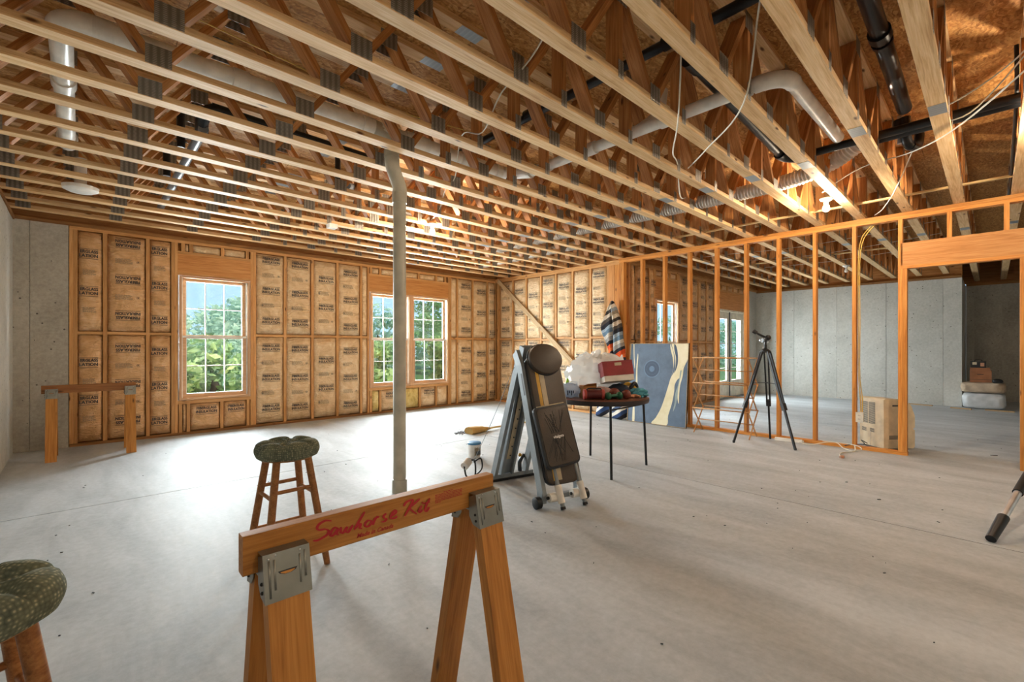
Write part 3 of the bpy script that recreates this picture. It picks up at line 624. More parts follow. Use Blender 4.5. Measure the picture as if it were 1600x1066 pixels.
cable('hanging_cable', 'pale cable drooping near the upper right corner', [(3.4, -.35, 3.0), (3.95, -.1, 2.90), (4.1, .18, 2.80), (4.2, .3, 2.85)], .0045, 'cable_w')
cable('hanging_cable', 'second pale cable drooping at the right edge', [(3.3, -.45, 3.1), (3.9, -.16, 2.92), (4.35, .1, 2.80), (4.5, .3, 2.85)], .0045, 'cable_w')
cable('hanging_cable', 'grey cable slung toward the sink trap', [(3.75, -.2, 2.80), (4.3, .14, 2.72), (4.7, .42, 2.74), (5.0, .8, 2.80), (5.3, 1.15, 2.74)], .005, 'cable_w')
cable('feed_cable', 'pale cable running down to the top plate near the lit bulb', [(5.0, .45, 2.85), (5.6, .63, 2.71), (6.2, .80, 2.69), (6.65, .93, 2.74)], .005, 'cable_w')
for q, (y, z) in enumerate(((1.9, 2.80), (2.9, 2.81), (1.5, 2.79))): cable('far_cable', 'thin pale cable across the far trusses, ' + ('nearest the partition', 'middle of three', 'farthest from the partition')[q], [(8.2 + q * .9, YJ - .2, 2.86), (8.0 + q * .9, 3.2, z), (8.2 + q * .9, 2.0, 2.79), (8.0 + q * .9, .5, 2.84)], .004, 'cable_w', 'cables strung across the far trusses')
for q in range(1): cable('drop_cable', 'black cable running beside the right edge truss', [(4.45 + q * .03, -.11, 3.2), (4.6 + q * .03, -.115, 2.95), (5.6 + q * .02, -.118, 2.80), (7.6, -.12 - q * .01, 2.79)], .012, 'cable_k')
lt = thing('brace_lath', 'long pale wooden lath lying across the bottom chords', 'lath'); bd('strip', 6.14, 6.18, -1.6, 4.0, ZC + .040, ZC + .058, 'lath', lt)
lt = thing('brace_lath', 'wooden lath crossing bottom chords above the far room', 'lath'); bd('strip', 9.2, 9.24, -1.6, 4.1, ZC + .040, ZC + .058, 'lath', lt)
M['bulb'] = emit('bulb_glow', 'ffe9cc', 620.); M['bulboff'] = plain('bulb_glass', 'e9e6de', .2)
def lampholder(x, y, label, lit=True):
    t = thing('lamp_holder', label, 'lamp', (x, y, ZC - .002), 0, None)
    B().lathe([(.0, -.028), (.03, -.028), (.05, -.018), (.058, -.004), (.058, 0), (0, 0)], 24).build('base', 'white', t, 40)
    B().lathe([(.02, -.05), (.024, -.03), (.024, -.02)], 16).build('socket', 'white', t, 40)
    B().lathe([(.0, -.135), (.014, -.133), (.026, -.122), (.031, -.105), (.027, -.085), (.017, -.068), (.013, -.05)], 16).build('bulb', 'bulb' if lit else 'bulboff', t, True)
lampholder(3.13, 4.79 - .07, 'lit bare bulb on white holder right of the standpipe'); lampholder(5.50, 1.16, 'lit bare bulb on white holder near the stud partition'); lampholder(10.3, 1.86, 'unlit white lamp holder beyond the stud partition', False)
lampholder(4.60, -.382, 'lit bare bulb on white holder just past the right edge of view')
lampholder(1.2, -1.9, 'added bare fill bulb on white holder behind the viewer')  # bulb added out of view to lift the light in the near room
t = thing('smoke_box', 'small white junction box under the trusses near the far bulb', 'junction box', (2.25, 5.6, ZC - .05)); B().box(-.05, .05, -.05, .05, 0, .05).build('box', 'white', t); B().lathe([(0, -.004), (.03, -.004), (.03, 0)], 16).build('cover', 'vinyl', t)
# ================================================================= sawhorses
TG_MADE = text_geo('Made in Canada', .016, .0004, .35, 'LEFT')
STROKES = [[(-0.1705, 0.782), (-0.1855, 0.787), (-0.2005, 0.783), (-0.2065, 0.775), (-0.2015, 0.768), (-0.1865, 0.766), (-0.1785, 0.759), (-0.1825, 0.751), (-0.1955, 0.746), (-0.2065, 0.744), (-0.2165, 0.746)], [(-0.1535, 0.759), (-0.1635, 0.763), (-0.1725, 0.755), (-0.1735, 0.746), (-0.1665, 0.746), (-0.1545, 0.758), (-0.1585, 0.747), (-0.1525, 0.743)], [(-0.1475, 0.761), (-0.1475, 0.748), (-0.1415, 0.745), (-0.1315, 0.756), (-0.1345, 0.747), (-0.1285, 0.743), (-0.1185, 0.754), (-0.1145, 0.756)], [(-0.0835, 0.784), (-0.0985, 0.764), (-0.1125, 0.744)], [(-0.1095, 0.747), (-0.0985, 0.756), (-0.0945, 0.753), (-0.0975, 0.745), (-0.0905, 0.742)], [(-0.0725, 0.759), (-0.0815, 0.754), (-0.0805, 0.744), (-0.0705, 0.744), (-0.0645, 0.753), (-0.0725, 0.759)], [(-.0545, .7610), (-.0575, .751), (-.0610, .7425)], [(-.0590, .749), (-.0535, .7575), (-.0470, .7615), (-.0440, .7580)], [(-.0215, .7640), (-.0300, .7585), (-.0270, .7525), (-.0215, .7485), (-.0270, .7440), (-.0360, .7450)], [(-0.0085, 0.752), (0.0075, 0.759), (0.0055, 0.766), (-0.0045, 0.76), (-0.0085, 0.748), (0.0035, 0.745), (0.0115, 0.748)], [(0.0315, 0.771), (0.0415, 0.781), (0.0615, 0.782), (0.0545, 0.769), (0.0345, 0.742)], [(0.0845, 0.78), (0.0665, 0.77), (0.0515, 0.762), (0.0595, 0.751), (0.0745, 0.738)], [(0.0905, 0.759), (0.0805, 0.745), (0.0845, 0.741), (0.0935, 0.746)], [(0.0915, 0.7645), (0.0945, 0.768)], [(0.1185, 0.774), (0.1055, 0.755), (0.1015, 0.742), (0.1075, 0.739), (0.1165, 0.748)], [(0.0955, 0.763), (0.1185, 0.763)]]
def chamfer_board(x0, x1, y0, y1, z0, z1, c=.003):
    b = B(); prof = [(y0 + c, z0), (y1 - c, z0), (y1, z0 + c), (y1, z1 - c), (y1 - c, z1), (y0 + c, z1), (y0, z1 - c), (y0, z0 + c)]
    return b.prism([(x0, y, z) for y, z in prof], (x1 - x0, 0, 0))
def sawhorse(label, loc, L, top, wm, wl_, letters=False, rz=0):
    t = thing('sawhorse', label, 'sawhorse', loc, rz, None); zb = top - .089; zl = zb + .006
    chamfer_board(-L / 2, L / 2, -.019, .019, zb, top).build('beam', wm, t)
    for ex, inset in ((-1, .032), (1, .004)):
        cx = ex * (L / 2 - inset - .048)
        for sy_ in (-1, 1):
            yt, yf = sy_ * .040, sy_ * .195
            P = [(cx - .0445, yt - .0195, zl), (cx - .0445, yt + .0195, zl), (cx - .0445, yf + .0195, 0), (cx - .0445, yf - .0195, 0)]
            d = V((0, yt - yf, zl)).normalized(); sd = V((1, 0, 0)); m = Matrix((d, sd, d.cross(sd))).transposed().to_4x4(); m.translation = (cx, (yt + yf) / 2, zl / 2)
            b = B().prism(P, (.089, 0, 0)); im = m.inverted(); b.v = [tuple(im @ V(q)) for q in b.v]
            obj('leg', b.mesh('leg', wl_), t, mw=m)      # local X follows the leg so the grain does too
        hw = .050; sl_ = .155 / zl
        def fy(z, off=0.): return .0595 + (zl - z) * sl_ + .0012 + off            # outer face of the leg
        zt, zk = top - .040, zl - .058; b = B()
        for sy_ in (-1, 1):
            b.prism([(-hw, sy_ * fy(zt), zt), (hw, sy_ * fy(zt), zt), (hw, sy_ * fy(zk), zk), (-hw, sy_ * fy(zk), zk)], (0, sy_ * .0018, .0004))
            for xx in (-hw, hw - .0016):   # side cheeks reach back to the beam and leg
                b.prism([(xx, sy_ * fy(zt), zt), (xx, sy_ * fy(zk), zk), (xx, sy_ * (fy(zk) - .034), zk + .006), (xx, sy_ * .021, zl - .03), (xx, sy_ * .0195, zb), (xx, sy_ * .0195, zt - .012)], (.0016, 0, 0))
        b.box(-hw, hw, -.020, .020, zb - .006, zb - .001); b.box(-hw, hw, -fy(zt), -.0192, zt - .002, zt); b.box(-hw, hw, .0192, fy(zt), zt - .002, zt)
        br = b.build('bracket', 'galv', t, False, (cx, 0, 0))
        for sy_ in (-1, 1):
            def face(u, v, off):   # u across, v down the outer face
                z = zt + (zk - zt) * v; return (u, sy_ * fy(z, .0018 + off), z)
            sl = B(); P = [face(-.021, .40, .0006), face(.021, .40, .0006), face(.017, .45, .0006), (face(.007, .485, .0006)), face(-.007, .485, .0006), face(-.017, .45, .0006)]; sl.poly(P if sy_ < 0 else P[::-1]); so = sl.build('slot', 'black', br)
            P = [face(-.016, .425, .0009), face(.016, .425, .0009), face(.014, .45, .0009), face(.006, .478, .0009), face(-.006, .478, .0009), face(-.014, .45, .0009)]; B().poly(P if sy_ < 0 else P[::-1]).build('slot_tongue', wl_, br)
            for u, v0, v1 in ((-.038, .14, .90), (-.027, .14, .76), (.027, .16, .76), (.038, .1, .66)): B().tube([face(u, v0, -.0012), face(u, v1, -.0012)], .0030, 8).build('rib', 'galv', br, True)
            for u, v in ((-.039, .10), (-.024, .05), (.028, .07)): B().sph(face(u, v, 0), .0028, 8, 6).build('nail_head', 'alu', br, True)
            for v in (.62, .80): B().sph((-hw - .0004, sy_ * (fy(zt + (zk - zt) * v) - .014), zt + (zk - zt) * v), .0042, 8, 6).build('screw_hole', 'black', br, True)
    if letters:
        b = B()
        for s_ in STROKES:
            P = spline([(x, 0, z) for x, z in s_], 7); n = len(P); vs = []; thin = V((.55, 0, -.83))
            for i, p in enumerate(P):
                d = (P[min(n - 1, i + 1)] - P[max(0, i - 1)]).normalized(); nr = V((-d.z, 0, d.x)); w = .0016 + .0022 * abs(nr.dot(V((.88, 0, -.47)).normalized())); e = min(1, .55 + min(i, n - 1 - i) * .2)
                vs += [p + nr * w * e, p - nr * w * e]
            b.add(vs, [(2 * i, 2 * i + 1, 2 * i + 3, 2 * i + 2) for i in range(n - 1)])
        b.v = [(x, -.0197 - i * 2.5e-6, z) for i, (x, y, z) in enumerate(b.v)]; b.build('lettering', 'red_ink', t)
        b = B(); b.add([(x * 1.02 - .106, -.0197, y + .7245) for x, y, _ in TG_MADE[0]], TG_MADE[1]); b.build('lettering', 'red_ink', t)
        b = B(); rnd = random.Random(5)
        for i in range(7):
            x = .138 + (.03 if i == 0 else 0); xe = .138 + (.10 if i not in (0, 6) else .066 if i == 0 else .02)
            while x < xe:
                l_ = rnd.uniform(.003, .009); b.poly([(x, -.0197, .7795 - i * .0045), (min(x + l_, xe), -.0197, .7795 - i * .0045), (min(x + l_, xe), -.0197, .7818 - i * .0045), (x, -.0197, .7818 - i * .0045)]); x += l_ + .0012
        b.build('fine_print', 'red_ink', t)
    return t
sawhorse('large foreground sawhorse with red Sawhorse Kit lettering on its beam', (.6285, 1.161, 0), .735, .797, 'saw', 'saw', True)
sawhorse('plain brown sawhorse standing by the left concrete wall', (.085, 7.03, 0), .785, .80, 'sawdark', 'saw')
# ================================================================= stools
def cushion_mat():
    s = N('green_tufted_fabric'); v = vec(s, (1, 1, 1), False); vo = s.n('TexVoronoi', IScale=95.0); vo.inputs['Randomness'].default_value = .35; s.l(v, vo.inputs[0])
    c = s.ramp(vo.outputs['Distance'], [(.12, 'b8b294'), (.34, '6e7362'), (.7, '4b5349')]); n = s.n('TexNoise', IScale=14.0, IDetail=3.0); s.l(v, n.inputs[0])
    c = s.mix(.35, c, s.ramp(n.outputs[0], [(.35, '434b45'), (.68, '858468')])); s.set(c, .95); s.b.inputs['Specular IOR Level'].default_value = .1; s.bump(vo.outputs['Distance'], .5, .003); return s.m
M['cushion'] = cushion_mat()
def stool(label, loc, rot):
    t = thing('bar_stool', label, 'stool', loc, rot, 'stools with green tufted cushions'); zs = .628
    B().lathe([(0, zs - .03), (.135, zs - .03), (.145, zs - .018), (.145, zs), (0, zs)], 28).build('seat', 'stool', t, 40)
    tp, ft = [], []
    for k in range(4):
        a = PI / 2 * k; c, s_ = math.cos(a), math.sin(a); tp.append(V((.115 * c, .115 * s_, zs - .02))); ft.append(V((.225 * c, .225 * s_, 0)))
        B().tube([ft[k], ft[k].lerp(tp[k], .3), tp[k]], [.0165, .0195, .0195], 14).build('leg', 'stool', t, 40)
    for k in range(4):
        for f_ in ((.26 if k % 2 else .32), (.66 if k % 2 else .72)):
            B().cyl(ft[k].lerp(tp[k], f_), ft[(k + 1) % 4].lerp(tp[(k + 1) % 4], f_), .0105, n=10).build('rung', 'stool', t, 40)
    tuft = [(.0, .0)] + [(.074, PI / 3 * i + .3) for i in range(6)]
    TP = [(r * math.cos(a), r * math.sin(a)) for r, a in tuft]; Rm = .153
    def top(u, v):
        a = 2 * PI * u; r = v; q = Rm * min(1, r / .72) if r < .72 else Rm + .012 * math.sin((r - .72) / .28 * PI)
        lobes = 1 + .02 * math.cos(6 * (a - .3 + PI / 6))
        if r < .72: z = zs + .078 - .022 * (r / .72) ** 4
        else: f_ = (r - .72) / .28; z = zs + .056 - .075 * f_
        x, y = q * math.cos(a) * lobes, q * math.sin(a) * lobes; dp = 0
        for tx, ty in TP: dp += .034 * math.exp(-((x - tx) ** 2 + (y - ty) ** 2) / .0009)
        if .35 < r < .9:   # creases running out from the tufts
            dd = abs(((a - .3) / (PI / 3) + .5) % 1 - .5) * (PI / 3) * q; dp += .016 * math.exp(-(dd / .014) ** 2) * math.sin((r - .35) / .55 * PI)
        else:
            dd = abs(((a - .3) / (PI / 3) + .5) % 1 - .5) * (PI / 3) * q; dp += .010 * math.exp(-(dd / .012) ** 2) * min(1, r * 4) if r <= .35 else 0
        return (x, y, z - min(dp, .036))
    b = B(); b.grid(top, 72, 26); b.build('cushion', 'cushion', t, True)
stool('wooden stool with green tufted cushion, behind the foreground sawhorse', (.845, 2.73, 0), R_(46.5))
stool('wooden stool with green tufted cushion, cropped at the lower left corner', (-.19, 1.545, 0), R_(60))
# ================================================================= home gym bench
TG_GYM = text_geo('vitalgym', .030, .0006, .1)
def rounded(w, h, r, n=5):
    P = []
    for cx, cz, a0 in ((w / 2 - r, h / 2 - r, 0), (-w / 2 + r, h / 2 - r, 90), (-w / 2 + r, -h / 2 + r, 180), (w / 2 - r, -h / 2 + r, 270)):
        for i in range(n + 1): a = R_(a0 + 90 * i / n); P.append((cx + r * math.cos(a), cz + r * math.sin(a)))
    return P
def slab(par, name, mat, prof, th, M4, edge=.008, smooth=35):
    """padded slab: outline in local x/z, thickness th toward -y, softened edge"""
    b = B(); n = len(prof); cx = sum(p[0] for p in prof) / n; cz = sum(p[1] for p in prof) / n
    w = max(p[0] for p in prof) - min(p[0] for p in prof); k1 = 1 - edge * 2 / w
    lay = [(1, 0), (1, -th + edge), (1 - (1 - k1) * .3, -th + edge * .3), (k1, -th)]
    vs = [(cx + (x - cx) * k, y, cz + (z - cz) * k) for k, y in lay for x, z in prof]
    fs = [(l * n + i, l * n + (i + 1) % n, (l + 1) * n + (i + 1) % n, (l + 1) * n + i) for l in range(3) for i in range(n)] + [tuple(range(n - 1, -1, -1)), tuple(range(3 * n, 4 * n))]
    b.add([M4 @ V(q) for q in vs], [f[::-1] for f in fs]); return b.build(name, mat, par, smooth)
g = thing('folded_exercise_bench', 'folded grey and black exercise bench standing upright mid room', 'exercise bench', (2.71, 2.30, 0), R_(-13))
lean = math.atan2(.33, 1.02)                           # board leans away from the viewer
def onb(u, s_, off=0): return V((u, .03 + s_ * math.sin(lean) - off * math.cos(lean), .16 + s_ * math.cos(lean) + off * math.sin(lean)))
MB = Matrix.Translation(onb(0, .5, 0)) @ Matrix.Rotation(-lean, 4, 'X')
for sx_ in (-1, 1):
    r_ = B(); r_.bar(onb(sx_ * .175, -.08, .0), onb(sx_ * .175, .96, .0), .035, .075, (1, 0, 0)); r_.bar(onb(sx_ * .175, .94, .0), onb(sx_ * .165, 1.08, -.05), .034, .074, (1, 0, 0)); r_.build('rail', 'steel', g)
    bb = B(); bb.box(sx_ * .175 - .02, sx_ * .175 + .02, -.02, .05, .035, .12); bb.build('rail_foot', 'steel', g)
dc = B(); dc.poly([onb(-.1935, .70, .028), onb(-.1935, .70, .008), onb(-.1935, .88, .008), onb(-.1935, .88, .028)]); dc.build('decal', 'black', g)
B().box(-.17, .17, -.01, .03, .05, .085).build('cross_tube', 'steel', g)
for sx_ in (-1, 1):
    B().tube([(sx_ * .20, .0, .045), (sx_ * .205, .0, .045), (sx_ * .245, .0, .045), (sx_ * .25, .0, .045)], [.035, .045, .045, .035], 18).build('wheel', 'black', g, 40)
    f_ = B().tube([(sx_ * .06, -.05, .085), (sx_ * .155, -.05, .085)], .034, 18).build('foam_roller', 'foam', g, 40); B().cyl((sx_ * .05, -.05, .085), (sx_ * .17, -.05, .085), .012).build('axle', 'black', f_, 40)
pad = slab(g, 'back_pad', 'leather', [(x, z) for x, z in rounded(.31, 1.02, .07)], .055, MB @ Matrix.Translation((0, -.03, .0)))
slab(g, 'pad_side', 'leatherblk', rounded(.325, 1.03, .075), .035, MB @ Matrix.Translation((0, -.028, 0)))
def strip(x0, x1, mat, name):
    b = B(); b.poly([MB @ V((x, -.0862, z)) for x, z in ((x0, -.48), (x1, -.48), (x1, .39), (x0, .39))]); b.build(name, mat, pad)
strip(-.105, -.075, 'yellow', 'yellow_stripe'); strip(-.070, -.025, 'tan', 'tan_stripe')
hp = slab(g, 'head_pad', 'leather', [(.163 * math.cos(a), .13 * math.sin(a)) for a in [2 * PI * i / 32 for i in range(32)]], .05, MB @ Matrix.Translation((.008, -.075, .475)), .018)
B().tube([MB @ V((.008 + .16 * math.cos(a), -.085, .475 + .128 * math.sin(a))) for a in [2 * PI * i / 32 for i in range(32)]], .010, 8, closed=True).build('piping', 'leatherblk', hp, True)
# squat plate hanging on the front of the board
lp = lean * .95
MS = Matrix.Translation((-.040, .025, .530)) @ Matrix.Rotation(-lp, 4, 'X') @ Matrix.Rotation(R_(-5), 4, 'Y')
sq = slab(g, 'foot_plate', 'leatherblk', rounded(.325, .475, .04), .032, MS, .007)
slab(g, 'foot_plate_pad', 'leather', rounded(.292, .44, .032), .012, MS @ Matrix.Translation((0, -.026, 0)), .004)
b = B(); rnd = random.Random(11)
for i in range(26):
    a = rnd.uniform(-.25, .25); x0, z0 = rnd.uniform(-.06, .06), rnd.choice((-1, 1)) * .02; x1, z1 = x0 + rnd.uniform(-.1, .1), z0 + (.18 if z0 > 0 else -.18) * rnd.uniform(.6, 1)
    p0, p1 = V((x0, -.0388, z0)), V((max(-.13, min(.13, x1)), -.0388, z1)); b.tube([MS @ p0, MS @ p1], .0014, 4)
b.build('embossing', 'leatherblk', sq)
b = B(); b.add([MS @ V((x, -.0392, y - .01)) for x, y, _ in TG_GYM[0]], TG_GYM[1]); b.build('lettering', 'white', sq)
B().tube([MS @ V((x, -.03, .2375)) for x in (-.13, -.05, .05, .13)], .005, 6).build('plate_trim', 'tan', sq, True)
for x in (-.085, .125):
    a0, a1 = V((x, .02, .36)), V((x + .012, -.115, .025)); pg = B().cyl(a0, a1, .017).build('peg', 'steel', g, 40); B().cyl(a0.lerp(a1, .56), a0.lerp(a1, .93), .027, n=18).build('foam_sleeve', 'foam', pg, 40); B().cyl(a1, a1 + (a1 - a0).normalized() * .02, .020).build('end_cap', 'black', pg, 40)
# rear leg pair and centre column
ap = V((0, .36, 1.12))
for sx_ in (-1, 1):
    B().bar((sx_ * .155, .38, 1.10), (sx_ * .165, .80, .05), .032, .07, (1, 0, 0)).build('rear_leg', 'steel', g)
cc = B(); cc.bar((-.05, .41, 1.23), (-.05, .80, .06), .10, .02, (1, 0, 0)); cc.bar((-.105, .40, 1.22), (-.105, .79, .06), .02, .07, (1, 0, 0)); cc.bar((.005, .40, 1.10), (.005, .79, .06), .02, .07, (1, 0, 0)); cc.build('centre_column', 'steel', g)
st = B().bar((-.05, .45, .98), (-.05, .735, .20), .045, .004, (1, 0, 0)).build('height_scale', 'tan', g)
for i in range(9): B().sph(V((-.05, .45 - .004, .98)).lerp(V((-.05, .735 - .004, .20)), (i + .5) / 9) + V((0, -.012, -.006)), .007, 8, 6).build('pin_hole', 'black', st, True)
B().bar((-.24, .80, .028), (.24, .80, .028), .06, .055, (0, 1, 0)).build('rear_base', 'steel', g); B().bar((-.25, .80, .012), (.25, .80, .012), .085, .02, (0, 1, 0)).build('rear_skid', 'black', g)
B().tube([(.11, .80, .05), (.10, .79, .14), (.14, .79, .20), (.20, .80, .17)], .02, 8).build('cam', 'steeldark', g, True)
B().sph((.075, .74, .22), .017, 12, 8).build('pull_knob', 'yellow', g, True)
B().tube(spline([(-.19, .40, 1.05), (-.27, .62, .60), (-.36, .82, .20)], 6), .0025, 5).build('cable', 'steel', g, True)
B().tube([(.17, .45, 1.0), (.24, .78, .34)], .0025, 5).build('cable', 'steel', g, True)
hs = B().tube([(-.46, .80, .17), (-.40, .84, .20)], .036, 16).build('hand_grip', 'foam', g, 40)
B().tube(spline([(-.46, .80, .17), (-.41, .86, .06), (-.34, .84, .05), (-.35, .82, .20), (-.40, .84, .20)], 6), .008, 6).build('strap', 'black', g, True); B().tube(spline([(-.36, .82, .19), (-.30, .80, .22), (-.28, .82, .12), (-.34, .86, .05)], 6), .007, 6).build('strap', 'black', g, True)
B().tube([(.25, .77, .32), (.27, .76, .18)], .026, 14).build('hand_grip', 'foam', g, 40)
# ================================================================= round folding table and the things on it
TX, TY, TZ = 3.84, 2.76, .722
M['tabletop'] = wood('brown_tabletop', '6b4634', '54352a', '3d261e', .35, knots=False); M['tablerim'] = plain('table_rim', '2c2321', .45)
t = thing('folding_table', 'round dark folding table with thin black legs', 'table', (TX, TY, 0))
B().lathe([(0, TZ - .012), (.475, TZ - .012), (.49, TZ - .006), (.478, TZ), (0, TZ)], 56).build('tabletop', 'tabletop', t, 40); B().lathe([(.44, TZ - .05), (.488, TZ - .05), (.494, TZ - .03), (.491, TZ - .008), (.44, TZ - .0125)], 56).build('rim', 'tablerim', t, 40)
for dx, dy in ((-.31, -.36), (.39, -.31), (.31, .34), (-.37, .30)):
    lg = B().tube([(dx * .93, dy * .93, TZ - .03), (dx, dy, .0)], .0125, 12).build('leg', 'blackmetal', t, 40); B().box(dx * .93 - .02, dx * .93 + .02, dy * .93 - .02, dy * .93 + .02, TZ - .055, TZ - .013).build('hinge', 'blackmetal', lg)
B().bar((-.29, -.33, .63), (.36, -.29, .63), .012, .012).build('stretcher', 'blackmetal', t)
def bagmat(name, col, a):
    s = N(name); s.t.nodes.remove(s.b); d = s.n('BsdfDiffuse'); d.inputs[0].default_value = lin(col); tr = s.n('BsdfTranslucent'); tr.inputs[0].default_value = lin(col); tp = s.n('BsdfTransparent'); gl = s.n('BsdfGlossy'); gl.inputs['Roughness'].default_value = .25
    m1 = s.n('MixShader', i0=.45); m2 = s.n('MixShader', i0=a); m3 = s.n('MixShader', i0=.12); s.l(d.outputs[0], m1.inputs[1]); s.l(tr.outputs[0], m1.inputs[2]); s.l(m1.outputs[0], m2.inputs[1]); s.l(tp.outputs[0], m2.inputs[2]); s.l(m2.outputs[0], m3.inputs[1]); s.l(gl.outputs[0], m3.inputs[2]); s.l(m3.outputs[0], s.out.inputs[0]); return s.m
M['bag'] = bagmat('thin_white_plastic', 'f2f1ee', .22); M['bag2'] = bagmat('blue_white_plastic', 'c3d2e4', .15)
def crumple(sd, amp, fr=2.4):
    def fn(q):
        n1 = noise.noise(q * fr + V((sd, 0, 0))); n2 = abs(noise.noise(q * fr * 2.1 + V((0, sd, 0)))); n3 = abs(noise.noise(q * fr * 4.5 + V((0, 0, sd)))); return 1 + amp * (n1 * .9 + n2 * .9 - n3 * .5)
    return fn
def T(dr, df): # offset on the table in right / away directions of the room view
    return (TX + dr * .7257 + df * .688, TY - dr * .688 + df * .7257)
def on(name, label, cat, dr, df, rz=0, z=TZ): x, y = T(dr, df); return thing(name, label, cat, (x, y, z), R_(-43.5 + rz))
b_ = on('plastic_bag', 'large crumpled white plastic bag heaped on the round table', 'bag', -.04, .10); bb = B(); fn = crumple(4.2, .34, 2.2)
bb.sph((0, 0, .205), (.255, .19, .205), 40, 26, fn); bb.sph((.16, .02, .335), (.13, .10, .085), 28, 16, crumple(9.1, .35)); bb.v = [(x, y, max(z, .002)) for x, y, z in bb.v]; bb.build('bag', 'bag', b_, 38)
bx_ = B(); bx_.tube(spline([(.0, .0, .37), (.03, -.02, .43), (.06, .0, .45), (.05, .02, .39)], 6), [.05, .045, .04, .035, .03, .03, .03, .03, .025, .025, .02, .02, .02, .02, .02, .02, .02, .02, .02], 8); bx_.build('handle', 'bag', b_, 50); bx_ = B(); bx_.prism([(.22, 0, .30), (.30, .0, .42), (.34, .02, .30)], (0, .012, .0)); bx_.build('handle', 'bag', b_, 50)
M['redbox'] = plain('red_card', '8c2327', .5); M['whitecard'] = plain('white_card', 'dcd6cc', .6); M['card'] = plain('cardboard', '9a6a35', .7); M['card2'] = plain('brown_cardboard', '8e5c3b', .75)
q = on('shoe_box', 'red box with white underside tipped on the heaped bag', 'box', .155, -.13, 8, TZ + .150); mr = Matrix.Rotation(R_(-14), 4, 'X') @ Matrix.Rotation(R_(-4), 4, 'Y')
b = B().box(-.155, .155, -.08, .08, .055, .185); b.v = [tuple(mr @ V(p)) for p in b.v]; b.build('body', 'redbox', q); b = B().box(-.150, .150, -.076, .076, .0, .055); b.v = [tuple(mr @ V(p)) for p in b.v]; b.build('underside', 'whitecard', q)
b = B().box(-.03, .04, -.0812, -.0802, .150, .180); b.v = [tuple(mr @ V(p)) for p in b.v]; b.build('sticker', 'tan', q); b = B().box(-.157, .157, -.082, .082, .185, .198); b.v = [tuple(mr @ V(p)) for p in b.v]; b.build('lid_edge', 'redbox', q)
q = on('black_pouch', 'dark navy pouch under the red box', 'pouch', .17, -.115); M['navy'] = plain('navy_cloth', '1d2534', .8); b = B(); b.sph((0, 0, .062), (.115, .07, .062), 24, 14, crumple(2, .2)); b.v = [(x, y, max(z, .001)) for x, y, z in b.v]; b.build('pouch', 'navy', q, 50)
q = on('carton', 'small open brown cardboard carton on the table', 'box', -.145, -.19, 15); b = B().box(-.07, .07, -.05, .05, 0, .12); b.build('body', 'card', q); B().prism([(-.07, -.05, .12), (.07, -.05, .12), (.05, -.09, .145), (-.04, -.09, .14)], (0, 0, .003)).build('flap', 'card', q)
q = on('crinkled_bag', 'crinkled blue and white plastic pack at the left table edge', 'bag', -.325, -.16); b = B(); b.sph((0, 0, .065), (.105, .08, .07), 26, 16, crumple(7, .35, 3)); b.v = [(x, y, max(z, .001)) for x, y, z in b.v]; b.build('pack', 'bag2', q, 50)
for i in range(4):
    l_ = B(); l_.box(-.03 + i * .018, -.02 + i * .018, -.094, -.092, .03 + (i % 2) * .02, .075); l_.build('print_bar', 'navy', q)
M['maroon'] = plain('maroon_rubber', '5a1d1e', .55, bumps=.2); M['pinkr'] = plain('red_rubber', 'a8433c', .55); M['greenr'] = plain('green_rubber', '1f5b40', .45); M['lime'] = plain('lime_plastic', '8fb83a', .4); M['teal'] = plain('teal_cloth', '4d93a4', .8); M['rust'] = plain('rust_ball', '6f3022', .5); M['skin'] = plain('peach_plastic', 'b98464', .6)
q = on('handle_weight', 'maroon cylindrical hand weight with pale end rings, front of the table', 'weight', -.115, -.345); B().cyl((-.075, 0, .048), (.075, 0, .048), .042, n=20).build('grip', 'maroon', q, 40)
for sx_ in (-1, 1): B().tube([(sx_ * .068, 0, .048), (sx_ * .075, 0, .048), (sx_ * .095, 0, .048), (sx_ * .10, 0, .048)], [.04, .048, .048, .038], 20).build('end_ring', 'pinkr', q, 40)
B().tube([(-.07, -.01, .09), (-.06, -.02, .105), (.06, -.02, .105), (.07, -.01, .09)], .006, 8).build('handle', 'black', q, True)
q = on('green_dumbbell', 'small dark green dumbbell on the table front', 'dumbbell', .07, -.36, 25); B().cyl((-.06, 0, .037), (.06, 0, .037), .015).build('bar', 'greenr', q, 40)
for sx_ in (-1, 1): B().sph((sx_ * .065, 0, .037), (.032, .036, .036), 18, 12).build('bell', 'greenr', q, True)
q = on('red_ball', 'brownish red ball beside the green dumbbell', 'ball', .20, -.31); B().sph((0, 0, .045), .045, 20, 14).build('ball', 'rust', q, True)
q = on('red_ball', 'second brownish red ball tucked behind the first', 'ball', .10, -.25); B().sph((0, 0, .05), (.055, .05, .05), 20, 14).build('ball', 'rust', q, True)
q = on('pink_cloth', 'pale mauve crumpled cloth behind the maroon hand weight', 'cloth', -.005, -.22); M['mauve'] = plain('mauve_cloth', '9a7f7a', .85); b = B(); b.sph((0, 0, .05), (.10, .06, .055), 22, 14, crumple(3.4, .3)); b.v = [(x, y, max(z, .001)) for x, y, z in b.v]; b.build('cloth', 'mauve', q, 50)
q = on('teal_cloth', 'crumpled teal cloth at the right of the table', 'cloth', .37, -.12); b = B(); b.sph((0, 0, .035), (.095, .07, .045), 22, 14, crumple(5.5, .4)); b.v = [(x, y, max(z, .001)) for x, y, z in b.v]; b.build('cloth', 'teal', q, 50)
